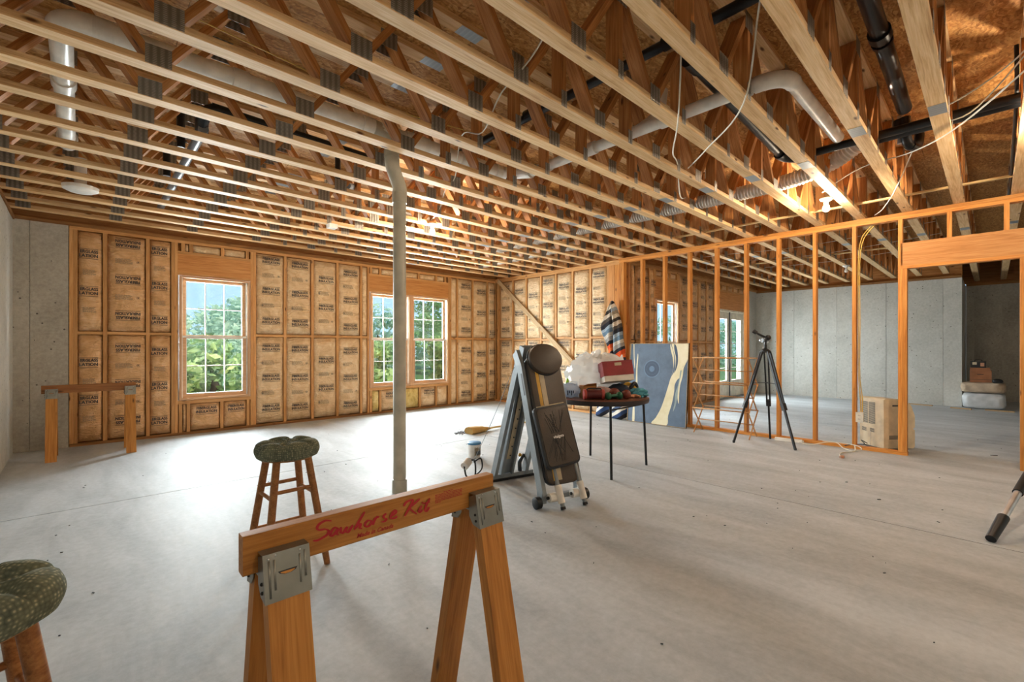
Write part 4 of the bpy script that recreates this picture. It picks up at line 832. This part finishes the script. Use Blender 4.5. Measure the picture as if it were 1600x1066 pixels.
q = on('yellow_strap', 'yellow and black strap bundle right of the red box', 'strap', .335, .03); B().tube(spline([(-.08, 0, .03), (-.05, .02, .11), (.02, 0, .10), (.05, -.02, .05)], 5), .018, 8).build('strap', 'yellow', q, True); B().tube(spline([(-.04, -.03, .02), (.0, -.03, .10), (.04, -.01, .12), (.07, 0, .03)], 5), .02, 8).build('strap', 'black', q, True)
q = on('toy_pieces', 'small peach plastic piece on the right table edge', 'toy', .30, -.235); B().tube(spline([(-.05, 0, .014), (0, .02, .024), (.05, -.01, .014)], 5), .013, 8).build('piece', 'skin', q, True)
q = on('toy_pieces', 'small orange tan plastic piece near the table front right', 'toy', .255, -.26, 30); B().tube(spline([(-.04, 0, .014), (0, .02, .02), (.045, .0, .013)], 5), .012, 8).build('piece', 'skin', q, True)
q = on('lime_toy', 'lime green plastic bottle behind the bag at left', 'bottle', -.315, .06); B().lathe([(0, 0), (.028, 0), (.03, .1), (.02, .14), (.012, .15), (.012, .17), (0, .17)], 14).build('bottle', 'lime', q, 40)
q = on('dark_tray', 'low dark tray at the far left of the table', 'tray', -.37, .0); B().box(-.07, .07, -.06, .06, 0, .10).build('tray', 'black', q)
# ================================================================= striped blanket on the corner post
def blanket_mat():
    s = N('striped_blanket'); tc_ = s.n('TexCoord'); sp = s.n('SeparateXYZ'); s.l(tc_.outputs['Object'], sp.inputs[0])
    nz = s.n('TexNoise', IScale=6.0, IDetail=2.0); s.l(tc_.outputs['Object'], nz.inputs[0]); a = s.n('Math', operation='MULTIPLY_ADD', i1=.06); s.l(nz.outputs[0], a.inputs[0]); yz = s.n('Math', operation='MULTIPLY_ADD', i1=.55); s.l(sp.outputs['Y'], yz.inputs[0]); s.l(sp.outputs['Z'], yz.inputs[2]); s.l(yz.outputs[0], a.inputs[2])
    f = s.n('Math', operation='MULTIPLY', i1=.49); s.l(a.outputs[0], f.inputs[0]); fr = s.n('Math', operation='FRACT'); s.l(f.outputs[0], fr.inputs[0])
    pal = '8d9aa6 d8d0c4 2a2a30 33466a d9d2c6 4a566e cfc7bb 2a2a30 8a8f96 d8d2c8 30323a 5d6d7c b9b1a6 2b2b31 3b3d47 d0cabf 33353d d26a3a c8502a 2c2d33 8d8a86 b9b1a6 5f7486 8a97a2 2a2a30 4d453f b7a896 3a3633 c6bba8 8d8374'.split()
    c = s.ramp(fr.outputs[0], [(i / len(pal), p) for i, p in enumerate(pal)], 'CONSTANT'); w = s.n('TexChecker', IScale=55.0); s.l(tc_.outputs['Object'], w.inputs[0]); w.inputs[1].default_value = (.5, .5, .5, 1); w.inputs[2].default_value = (1, 1, 1, 1)
    s.set(s.mix(.35, c, w.outputs[0], 'MULTIPLY'), .95); s.b.inputs['Specular IOR Level'].default_value = .1; return s.m
M['blanket'] = blanket_mat()
t = thing('striped_blanket', 'multicoloured striped woven blanket hanging from the corner post', 'blanket', (6.63, 4.47, 0))
NR = 32
for nm, zo, LV in (('fold', .0, [(2.01, 4.475, 4.495, .02), (1.95, 4.45, 4.52, .04), (1.88, 4.45, 4.555, .05), (1.75, 4.44, 4.62, .055), (1.6, 4.425, 4.70, .06), (1.45, 4.43, 4.68, .06), (1.3, 4.43, 4.60, .06), (1.1, 4.41, 4.53, .06), (.7, 4.41, 4.6, .065), (.3, 4.45, 4.75, .07), (.01, 4.45, 4.82, .07)]),
                   ('fold', .23, [(2.0, 4.45, 4.47, .02), (1.94, 4.41, 4.48, .045), (1.88, 4.39, 4.475, .055), (1.75, 4.33, 4.465, .065), (1.6, 4.28, 4.45, .07), (1.4, 4.255, 4.44, .07), (1.1, 4.21, 4.43, .07), (.7, 4.18, 4.43, .07), (.3, 4.13, 4.46, .075), (.01, 4.12, 4.46, .075)])):
    b = B(); LV = [(q.x, q.y, q.z, LV[0][3]) for q in spline([(l[0], l[1], l[2]) for l in LV], 3)]; ndp = len(LV)
    for li, (z, y0, y1, dp) in enumerate(LV):
        dp = .02 + .05 * min(1, li / 6)
        for k in range(NR):
            a = 2 * PI * k / NR; f_ = 1 + .22 * math.sin(4 * a + z * 2.5 + zo * 9)
            b.v.append((dp * math.sin(a) * f_ - .015 - (.02 if zo else 0), (y0 + y1) / 2 - 4.47 + (y1 - y0) / 2 * math.cos(a) * (1 + .05 * math.sin(z * 17)), z + zo))
    b.f = [(l * NR + i, l * NR + (i + 1) % NR, (l + 1) * NR + (i + 1) % NR, (l + 1) * NR + i) for l in range(ndp - 1) for i in range(NR)] + [tuple(range(NR)), tuple(range((ndp - 1) * NR, ndp * NR))]
    b.build(nm, 'blanket', t, True, (0, 0, -zo))
# ================================================================= painting leaning on the studs
def canvas(name, c1, c2): 
    s = N(name); v = vec(s, (1, 1, 1), False); n = s.n('TexNoise', IScale=3.0, IDetail=8.0, IRoughness=.7); s.l(v, n.inputs[0]); s.set(s.ramp(n.outputs[0], [(.3, c1), (.7, c2)]), .6); w = s.n('TexNoise', IScale=160.0); s.l(v, w.inputs[0]); s.bump(w.outputs[0], .2, .002); return s.m
M['pblue'] = canvas('slate_blue_paint', '47586d', '62768d'); M['pcream'] = canvas('cream_paint', 'cfc59c', 'e4dfc8'); M['pdark'] = canvas('dark_blue_paint', '30425a', '3f526b'); M['pgreen'] = canvas('grey_green_paint', '7d8f92', '9aa9a6'); M['pmid'] = canvas('mid_blue_paint', '55708c', '6a84a0')
pt = thing('painting', 'large blue abstract painting with cream stream and circle leaning on studs', 'painting', (6.545, 3.625, 0)); PW, PH = 1.0, 1.272; th = math.asin(.105 / PH)
MP = Matrix.Rotation(R_(-90), 4, 'Z') @ Matrix.Rotation(-th, 4, 'X')   # local x -> right, z up, front = -y
def pp(u, v, off=0.): return MP @ V(((u - .5) * PW, -off, v * PH + .004))
b = B(); b.add([pp(0, 0, .0), pp(1, 0, 0), pp(1, 1, 0), pp(0, 1, 0), pp(0, 0, .03), pp(1, 0, .03), pp(1, 1, .03), pp(0, 1, .03)], [(0, 1, 2, 3), (7, 6, 5, 4), (0, 4, 5, 1), (1, 5, 6, 2), (2, 6, 7, 3), (3, 7, 4, 0)]); b.build('canvas', 'pblue', pt)
def smoothpoly(P, off, mat, name):
    Q = spline([(u, v, 0) for u, v in P], 4, True); Q = [(min(1, max(0, q.x)), min(1, max(0, q.y))) for q in Q]; b = B(); n = len(Q); b.poly([pp(u, v, off) for u, v in Q]); b.build(name, mat, pt)
smoothpoly([(0.748, 0.999), (0.994, 0.999), (0.985, 0.799), (0.916, 0.719), (0.898, 0.61), (0.836, 0.56), (0.798, 0.494), (0.795, 0.415), (0.765, 0.271), (0.712, 0.123), (0.689, 0.005), (0.441, 0.005), (0.509, 0.085), (0.589, 0.207), (0.645, 0.341), (0.698, 0.488), (0.733, 0.586), (0.795, 0.684), (0.787, 0.826), (0.737, 0.951)], .0306, 'pcream', 'painted_stream')
smoothpoly([(0.77, 0.991), (0.807, 0.952), (0.834, 0.842), (0.83, 0.732), (0.784, 0.636), (0.802, 0.715), (0.802, 0.826), (0.771, 0.92)], .0312, 'pdark', 'painted_shadow')
smoothpoly([(0.881, 0.671), (0.868, 0.577), (0.845, 0.481), (0.81, 0.385), (0.808, 0.29), (0.786, 0.178), (0.824, 0.244), (0.848, 0.34), (0.87, 0.452), (0.892, 0.562), (0.909, 0.657)], .0312, 'pgreen', 'painted_stream')
smoothpoly([(0.979, 0.791), (0.933, 0.704), (0.921, 0.611), (0.888, 0.5), (0.877, 0.39), (0.877, 0.28), (0.853, 0.341), (0.86, 0.482), (0.889, 0.593), (0.911, 0.704)], .0318, 'pcream', 'painted_stream')
smoothpoly([(0.704, 0.991), (0.744, 0.92), (0.77, 0.841), (0.774, 0.73), (0.75, 0.634), (0.73, 0.57), (0.766, 0.698), (0.749, 0.825), (0.713, 0.919)], .0312, 'pcream', 'painted_streak')
for P in ([(0.001, 0.993), (0.016, 0.993), (0.010, 0.806), (0.006, 0.667), (0.001, 0.823)], [(0.055, 0.993), (0.073, 0.993), (0.085, 0.825), (0.1, 0.74), (0.1, 0.672), (0.079, 0.774)], [(0.142, 0.861), (0.155, 0.827), (0.149, 0.674), (0.165, 0.40), (0.135, 0.40), (0.127, 0.673)], [(0.098, 0.20), (0.125, 0.20), (0.136, 0.005), (0.095, 0.005)]): smoothpoly(P, .0306, 'pcream', 'painted_streak')
for r0, r1, m_ in ((.0, .045, 'pmid'), (.048, .088, 'pdark'), (.092, .122, 'pdark'), (.128, .140, 'pmid')):
    b = B(); n = 40
    for r_ in (r0, r1): b.v += [tuple(pp(.407 + r_ * math.cos(2 * PI * i / n) / PW, .68 + r_ * math.sin(2 * PI * i / n) / PH, .0308)) for i in range(n)]
    b.f = [(i, (i + 1) % n, n + (i + 1) % n, n + i) for i in range(n)]; b.build('painted_ring', m_, pt)
fr_ = B()
for u0, u1, v0, v1 in ((0, .007, 0, 1), (.993, 1, 0, 1), (0, 1, .994, 1), (0, 1, 0, .005)): fr_.add([pp(u, v, o_) for o_ in (0, .036) for u, v in ((u0, v0), (u1, v0), (u1, v1), (u0, v1))], [(0, 1, 2, 3), (7, 6, 5, 4), (0, 4, 5, 1), (1, 5, 6, 2), (2, 6, 7, 3), (3, 7, 4, 0)])
fr_.build('edge_frame', 'greyboard', pt)
# ================================================================= wooden drying rack
t = thing('drying_rack', 'folding wooden dowel drying rack in front of the stud partition', 'drying rack', (6.50, 2.56, 0)); hx = .16; zz = [0, .355, .71, 1.065]
for y in (-.37, .37):
    for i in range(3):
        for s_ in (-1, 1): B().bar((s_ * hx, y + s_ * .006, zz[i] + (.0 if i else .003)), (-s_ * hx, y + s_ * .006, zz[i + 1]), .010, .018, (0, 1, 0)).build('scissor_bar', 'rack', t)
for z in zz[1:]:
    for s_ in (-1, 1): B().cyl((s_ * hx, -.385, z), (s_ * hx, .385, z), .0075, n=8).build('dowel', 'rack', t, True)
for i in range(3): B().cyl((0, -.385, (zz[i] + zz[i + 1]) / 2), (0, .385, (zz[i] + zz[i + 1]) / 2), .007, n=8).build('dowel', 'rack', t, True)
# ================================================================= telescope tripod
t = thing('tripod', 'tall black tripod with telescope mount head in front of the studs', 'tripod', (6.265, 1.965, 0)); hd = V((0, 0, 1.16))
for fx_, fy_ in ((6.021 - 6.265, 2.261 - 1.965), (6.105 - 6.265, 1.591 - 1.965), (6.625 - 6.265, 2.02 - 1.965)):
    ft = V((fx_, fy_, .0)); tp = hd + V((fx_, fy_, 0)).normalized() * .045; sd = V((-fy_, fx_, 0)).normalized()
    lg = B(); lg.bar(tp + sd * .022, ft.lerp(tp, .42) + sd * .018, .016, .024, sd).bar(tp - sd * .022, ft.lerp(tp, .42) - sd * .018, .016, .024, sd); lo = lg.build('leg', 'blackmetal', t)
    B().bar(ft.lerp(tp, .46), ft, .022, .022, sd).build('lower_leg', 'blackmetal', lo); B().bar(ft.lerp(tp, .46), ft.lerp(tp, .39), .052, .040, sd).build('leg_clamp', 'black', lo); B().cyl(ft + V((0, 0, .0)), ft + V((0, 0, .03)), .006, .013, 10).build('foot_tip', 'black', lo, True)
    B().bar(ft.lerp(tp, .66), V((0, 0, ft.lerp(tp, .66).z)), .012, .006).build('spreader_arm', 'blackmetal', t)
B().lathe([(.05, 1.145), (.055, 1.15), (.055, 1.175), (.03, 1.19), (.018, 1.20), (.018, 1.25)], 18).build('hub', 'black', t, 40)
fk = B(); fk.tube(spline([(-.06, -.02, 1.335), (-.055, -.02, 1.285), (0, -.0, 1.25), (.055, .02, 1.285), (.06, .02, 1.335)], 6), .012, 10); fk.build('yoke', 'black', t, True)
B().tube([(-.03, .03, 1.30), (.05, .0, 1.30)], .026, 14).build('latitude_plate', 'steel', t, 40); B().sph((.03, -.02, 1.335), (.035, .035, .035), 14, 10).build('mount_head', 'black', t, True); B().tube([(.02, -.01, 1.33), (-.04, .06, 1.375), (-.075, .10, 1.41)], .014, 10).build('counter_arm', 'black', t, True); B().tube([(-.065, .085, 1.395), (-.085, .115, 1.42)], .025, 12).build('arm_collar', 'black', t, 40)
for p in ((-.075, .03, 1.30), (.075, -.03, 1.30), (-.06, -.04, 1.275), (.02, .03, 1.21)): B().tube([p, (p[0] * 1.25, p[1] * 1.25, p[2])], .009, 10).build('knob', 'alu', t, 40)
# ================================================================= humidifier, outlet and cords
M['beige'] = plain('beige_plastic', 'cdbfa3', .5); M['beige2'] = plain('beige_grille', 'd6d2c6', .5)
t = thing('humidifier', 'beige console humidifier with dark louvres behind the doorway studs', 'humidifier', (7.095, .90, .0), R_(-40))
# seen at a corner: grille side faces +y/-x; local x away from partition
b = B(); prof = [(-.165, .02), (.13, .02), (.145, .04), (.145, .235), (.13, .245), (.13, .255), (.145, .265), (.145, .40), (.11, .52), (.05, .59), (-.15, .605), (-.165, .59)]
b.prism([(x * 1.25 + .04, -.17, z) for x, z in prof], (0, .34, 0)); b.build('body', 'beige', t, 30)
for y in (-.15, .11): B().box(-.14, -.08, y, y + .04, 0, .022).build('caster', 'black', t); B().box(.10, .16, y, y + .04, 0, .022).build('caster', 'black', t)
lv = B()
for i in range(22):
    for y0 in (.055, -.05): lv.box(-.1685, -.1655, y0, y0 + .09, .29 + i * .012, .296 + i * .012)
for i in range(4):
    for y0 in (.075, -.04): lv.box(-.1685, -.1655, y0, y0 + .06, .19 + i * .012, .196 + i * .012)
lv.build('louvres', 'steeldark', t)
lv = B()
for i in range(20): lv.box(.045, .11, -.1725, -.1695, .27 + i * .0125, .277 + i * .0125)
for i in range(3): lv.box(-.10, .12, -.1725, -.1695, .13 + i * .016, .138 + i * .016)
lv.build('louvres', 'steeldark', t); B().box(-.06, .06, -.1725, -.1695, .515, .532).build('handle_recess', 'steeldark', t); B().box(-.169, -.164, .012, .018, .03, .20).build('panel_seam', 'beige2', t)
t = thing('outlet', 'cream electrical outlet box nailed to a partition stud', 'outlet', (6.70, 1.085, .385)); B().box(-.008, .055, -.036, .028, -.055, .055).build('box', 'beige2', t); B().box(-.012, -.008, -.040, .032, -.060, .060).build('cover', 'beige2', t)
for z in (-.022, .022):
    for y in (-.012, .004): B().box(-.0128, -.0118, y, y + .003, z - .007, z + .007).build('slot', 'black', t)
cable('yellow_cable', 'yellow cable running down the stud to the outlet box', [(6.745, .98, 2.64), (6.742, 1.07, 2.50), (6.742, 1.10, 2.2), (6.742, 1.098, 1.4), (6.742, 1.098, .9), (6.742, 1.08, .6), (6.735, 1.075, .445)], .005, 'cable_y')
cable('yellow_cable', 'second yellow cable beside the first, above the outlet box', [(6.745, .95, 2.64), (6.742, 1.05, 2.49), (6.742, 1.085, 2.2), (6.742, 1.083, 1.5), (6.742, 1.085, .9), (6.74, 1.06, .6), (6.73, 1.06, .445)], .005, 'cable_y')
t = thing('power_strip', 'white power strip lying against the partition bottom plate', 'power strip', (6.63, 1.81, 0), R_(-82)); B().box(-.15, .15, -.025, .025, 0, .035).build('body', 'white', t); B().box(.15, .17, -.01, .01, .008, .028).build('strain_relief', 'vinyl', t)
cable('white_cord', 'white cord curling across the floor by the partition plate', [(6.60, 1.68, .012), (6.58, 1.55, .006), (6.66, 1.40, .045), (6.68, 1.30, .05), (6.62, 1.22, .006), (6.55, 1.12, .006), (6.62, 1.05, .02), (6.68, 1.10, .045), (6.72, 1.25, .048), (6.70, 1.45, .046)], .0055, 'cable_w')
cable('plug_cord', 'pale cord with loose plug trailing into the room', [(6.66, 1.12, .045), (6.52, 1.10, .006), (6.35, 1.18, .006), (6.2, 1.18, .006), (6.07, 1.14, .014)], .0055, 'cable_w')
hm = bpy.data.objects['humidifier']; Mi = (Matrix.Translation(hm.location) @ Matrix.Rotation(R_(-40), 4, 'Z')).inverted()
B().tube([Mi @ q for q in spline([(6.915, 1.04, .05), (6.86, 1.09, .09), (6.83, 1.05, .05), (6.80, 1.10, .046), (6.72, 1.16, .046), (6.67, 1.22, .03)], 6)], .005, 6).build('cord', 'steeldark', hm, True)
t = thing('loose_plug', 'loose plug head on the floor at the end of the cord', 'plug', (6.05, 1.13, 0), R_(160)); B().box(-.02, .025, -.013, .013, .002, .028).build('body', 'skin', t); B().box(.025, .04, -.007, -.005, .01, .018).box(.025, .04, .005, .007, .01, .018).build('prongs', 'alu', t)
# ================================================================= things stacked in the alcove
M['plastic_wrap'] = plain('grey_wrap', 'bfc3c6', .35, bumps=.6, bscale=9.); M['carpet'] = plain('beige_carpet', 'b7a48e', .95, bumps=1.0, bscale=70.)
def lump(name, label, cat, c, r, mat, sd, amp, n=30):
    o = thing(name, label, cat, (c[0], c[1], c[2])); b = B()
    def fn(u, v):
        a = 2 * PI * u; q = math.pi * (v - .5); sx_ = math.copysign(abs(math.cos(a)) ** .35, math.cos(a)); sy_ = math.copysign(abs(math.sin(a)) ** .35, math.sin(a)); cz = abs(math.cos(q)) ** .3; zz_ = math.copysign(abs(math.sin(q)) ** .45, math.sin(q))
        k = 1 + amp * noise.noise((sx_ * 2.2 + sd, sy_ * 4, zz_ * 3)) + amp * .5 * noise.noise((sx_ * 7, sy_ * 9 + sd, zz_ * 8)); return (r[0] * sx_ * cz * k, r[1] * sy_ * cz * k, max(0, r[2] + r[2] * zz_ * k))
    b.grid(fn, n * 2, n // 2); b.build('mass', mat, o, 60); return o
lump('wrapped_mattress', 'grey plastic wrapped bundle at the bottom of the alcove stack', 'bundle', (13.0, .115, .0), (.26, .30, .155), 'plastic_wrap', 3, .05)
lump('carpet_remnant', 'folded beige carpet remnant on the wrapped bundle', 'carpet', (13.0, .125, .318), (.27, .31, .098), 'carpet', 8, .09)
t = thing('cardboard_box', 'brown cardboard box with flaps on the carpet remnant', 'box', (13.02, .155, .517)); B().box(-.12, .12, -.15, .15, 0, .235).build('body', 'card2', t); B().box(-.115, .12, -.13, .15, .235, .285).build('lid', 'card2', t); B().box(-.122, -.119, -.04, .05, .15, .162).build('hand_hole', 'black', t); B().box(-.1215, -.1195, -.145, .145, .05, .056).build('seam', 'black', t)
t = thing('tool_case', 'black case with pale stickers on top of the cardboard box', 'case', (13.0, .19, .803)); b = B().box(-.08, .08, -.11, .11, 0, .13); b.build('body', 'black', t); B().box(-.0815, -.0802, -.085, -.03, .03, .10).build('sticker', 'skin', t); B().box(-.0815, -.0802, .02, .08, .06, .11).build('sticker', 'tan', t); B().tube(spline([(0, -.05, .13), (0, -.04, .155), (0, .04, .155), (0, .05, .13)], 4), .008, 8).build('handle', 'black', t, True)
t = thing('dark_shoe', 'small dark shoe on the carpet beside the cardboard box', 'shoe', (12.9, -.075, .516)); b = B(); b.sph((0, 0, .035), (.04, .075, .045), 18, 12); b.v = [(x, y, max(0, z)) for x, y, z in b.v]; b.build('upper', 'black', t, True); B().box(-.035, .035, -.075, .07, 0, .01).build('sole', 'steeldark', t)
for x, y, l_, a, lab in ((12.75, 1.05, .42, 80, 'pale wood scrap on the floor by the back concrete wall'), (12.55, .42, .30, 78, 'dark edged wood scrap at the concrete corner'), (12.58, -.10, .38, 84, 'thin wood scrap in front of the alcove stack')):
    t = thing('wood_scrap', lab, 'wood scrap', (x, y, 0), R_(a), 'wood scraps by the back wall'); bd('scrap', -l_ / 2, l_ / 2, -.04, .04, 0, .02, 'greyboard', t)
# ================================================================= broom, tub, brace, pole
t = thing('push_broom', 'straw broom lying on the floor beneath the insulated corner', 'broom', (4.10, 5.03, 0), R_(2)); M['straw'] = plain('broom_straw', 'b08d52', .9, bumps=.8, bscale=60)
B().tube([(.20, .0, .035), (1.55, .03, .016)], .013, 12).build('handle', 'lath', t, 40); b = B(); b.tube([(.22, 0, .035), (.12, 0, .035), (.0, 0, .04), (-.14, 0, .04), (-.17, 0, .04)], [.018, .035, .05, .06, .055], 12); b.v = [(x, y * 1.7, max(.002, z)) for x, y, z in b.v]; b.build('bristles', 'straw', t, 40)
for x in (.08, .02): B().tube([(x + .0, .075 * math.cos(a), .037 + .045 * math.sin(a)) for a in [2 * PI * i / 16 for i in range(16)]], .003, 5, closed=True).build('binding', 'cable_y', t, True)
t = thing('plastic_tub', 'small white tub with blue lid beside the exercise bench', 'tub', (3.152, 3.93, 0)); M['bluelid'] = plain('blue_lid', '3f7fae', .4)
B().lathe([(0, 0), (.060, 0), (.066, .006), (.072, .15), (0, .15)], 24).build('tub', 'white', t, 40); B().lathe([(.073, .148), (.077, .15), (.077, .166), (.07, .170), (0, .168)], 24).build('lid', 'bluelid', t, 40)
b = B(); b.grid(lambda u, v: (.0705 * math.cos(-2.2 + u * 1.5), .0705 * math.sin(-2.2 + u * 1.5), .03 + v * .095), 8, 2); b.build('paper_label', 'inkgrey', t, True); b = B(); b.grid(lambda u, v: (.0718 * math.cos(-2.0 + u * 1.0), .0718 * math.sin(-2.0 + u * 1.0), .04 + v * .04), 6, 2); b.build('label_picture', 'steeldark', t, True)
t = thing('diagonal_brace', 'weathered board braced diagonally across the insulated corner wall', 'brace board', (6.74, 7.55, 2.68)); plank('board', (0, 0, 0), (0, -3.15, -2.63), .089, .038, (0, .64, -.77), 'greyboard', t)
t = thing('extension_pole', 'black and silver telescoping pole leaning in at the right edge', 'pole', (4.115, .006, 0)); d = (V((6.672, -.655, 1.12)) - V((4.115, .006, .022)))
o_ = V((0, 0, .022)); B().cyl(tuple(o_), tuple(o_ + d * .085), .026, .031, 16).build('foot_grip', 'black', t, 40); B().cyl(tuple(o_ + d * .085), tuple(o_ + d * .19), .021, n=16).build('inner_tube', 'alu', t, 40); B().cyl(tuple(o_ + d * .19), tuple(o_ + d), .028, n=16).build('outer_tube', 'black', t, 40)
# ================================================================= floor litter
b = B(); rnd = random.Random(21)
for i in range(170):
    x, y = rnd.uniform(-.3, 9), rnd.uniform(-.6, 6.8)
    if x > 6.6 and y > 4: continue
    s_ = rnd.uniform(.0015, .0045); a = rnd.uniform(0, PI); dx, dy = math.cos(a) * s_ * 1.8, math.sin(a) * s_ * 1.8; b.obox((x, y, .002), (dx, dy, 0), (-dy * .4, dx * .4, 0), (0, 0, .0018))
for x, y, s_ in ((4.62, .62, .012), (7.43, -.015, .03), (5.0, .9, .010)): b.obox((x, y, .003), (s_ * .7, -s_ * .7, 0), (s_ * .25, s_ * .25, 0), (0, 0, .003))
o = b.build('floor_litter', 'steeldark'); tag(o, 'scattered dark specks and chips on the concrete floor', 'litter', None, 'stuff')
b = B()
for i in range(60):
    x, y = rnd.gauss(3.93, .07), rnd.gauss(5.17, .05); s_ = rnd.uniform(.006, .016); b.obox((x, y, s_ * .3), (s_, s_ * .3, 0), (-s_ * .2, s_ * .6, 0), (0, 0, s_ * .3))
o = b.build('dust_pile', 'ink'); tag(o, 'little swept pile of debris at the broom head', 'debris', None, 'stuff')
# ================================================================= outdoors
def leafmat(name, a, b, c):
    s = N(name); oi = s.n('TexCoord'); n = s.n('TexNoise', IScale=1.6, IDetail=3.0); s.l(oi.outputs['Object'], n.inputs[0]); col = s.ramp(n.outputs[0], [(.3, a), (.5, b), (.7, c)])
    s.t.nodes.remove(s.b); d = s.n('BsdfDiffuse'); tr = s.n('BsdfTranslucent'); s.l(col, d.inputs[0]); s.l(col, tr.inputs[0]); m = s.n('MixShader', i0=.4); s.l(d.outputs[0], m.inputs[1]); s.l(tr.outputs[0], m.inputs[2]); s.l(m.outputs[0], s.out.inputs[0]); return s.m
M['leaf'] = leafmat('leaf_green', '6d9568', '97bd85', 'c4dfa6'); M['leafpale'] = leafmat('leaf_pale', '9cc0a6', 'bcd8bb', 'dceccf'); M['bark'] = plain('bark', '4b4034', .9); M['grass'] = plain('grass_ground', '5d7a41', .95)  # leaf greens are paled so that their colour carries the outdoor haze
gr = B().box(-20, 70, 7.95, 45, -.9, -.15).build('lawn', 'grass'); tag(gr, 'green ground sloping away outside the windows', 'ground', None, 'structure')
def tree(x, y, h, rx, rz, mat, label, n, sd, ls=.16):
    t = thing('tree', label, 'tree', (x, y, -.15), 0, 'trees outside the windows'); rnd = random.Random(sd); b = B()
    for i in range(n):
        cl = i % 26; r2 = random.Random(sd * 100 + cl); cc_ = V((r2.uniform(-1, 1) * rx * .75, r2.uniform(-1, 1) * rx * .6, r2.uniform(-.8, .75) * rz)); cr = r2.uniform(.35, .6) * rx * .7
        q = V((rnd.gauss(0, 1), rnd.gauss(0, 1), rnd.gauss(0, 1))).normalized() * cr * rnd.uniform(.55, 1.0); p = cc_ + V((q.x, q.y, q.z * .7)) + V((0, 0, h - rz))
        s_ = ls * rnd.uniform(.6, 1.3); u = V((rnd.gauss(0, 1), rnd.gauss(0, 1), rnd.gauss(0, .6))).normalized(); w = u.orthogonal().normalized(); w = (Matrix.Rotation(rnd.uniform(0, 6.3), 3, u) @ w)
        b.add([p - u * s_, p + w * s_ * .45, p + u * s_, p - w * s_ * .45], [(0, 1, 2, 3)])
    b.build('foliage', mat, t); B().tube([(0, 0, 0), (.06, .03, h * .3), (-.03, 0, h * .55)], [.13, .09, .03], 8).build('trunk', 'bark', t, True)
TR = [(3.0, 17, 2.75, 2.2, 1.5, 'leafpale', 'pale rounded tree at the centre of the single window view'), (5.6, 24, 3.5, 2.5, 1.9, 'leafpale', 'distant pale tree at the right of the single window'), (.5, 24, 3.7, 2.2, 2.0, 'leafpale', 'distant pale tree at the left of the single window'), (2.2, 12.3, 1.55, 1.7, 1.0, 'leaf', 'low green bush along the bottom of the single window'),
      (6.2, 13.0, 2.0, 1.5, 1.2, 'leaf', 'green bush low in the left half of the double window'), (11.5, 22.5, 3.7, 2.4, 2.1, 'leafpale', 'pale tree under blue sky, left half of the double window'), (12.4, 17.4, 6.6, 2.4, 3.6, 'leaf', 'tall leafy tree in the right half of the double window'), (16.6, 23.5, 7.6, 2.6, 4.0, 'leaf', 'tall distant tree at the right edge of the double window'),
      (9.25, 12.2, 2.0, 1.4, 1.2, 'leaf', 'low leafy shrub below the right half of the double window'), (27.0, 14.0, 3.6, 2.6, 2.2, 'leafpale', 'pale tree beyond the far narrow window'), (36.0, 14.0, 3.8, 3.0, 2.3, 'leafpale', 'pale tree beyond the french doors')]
for i, (x, y, h, rx, rz, m_, lab) in enumerate(TR): tree(x, y, h, rx, rz, m_, lab, 5200, i + 3, .055 + .0042 * y)
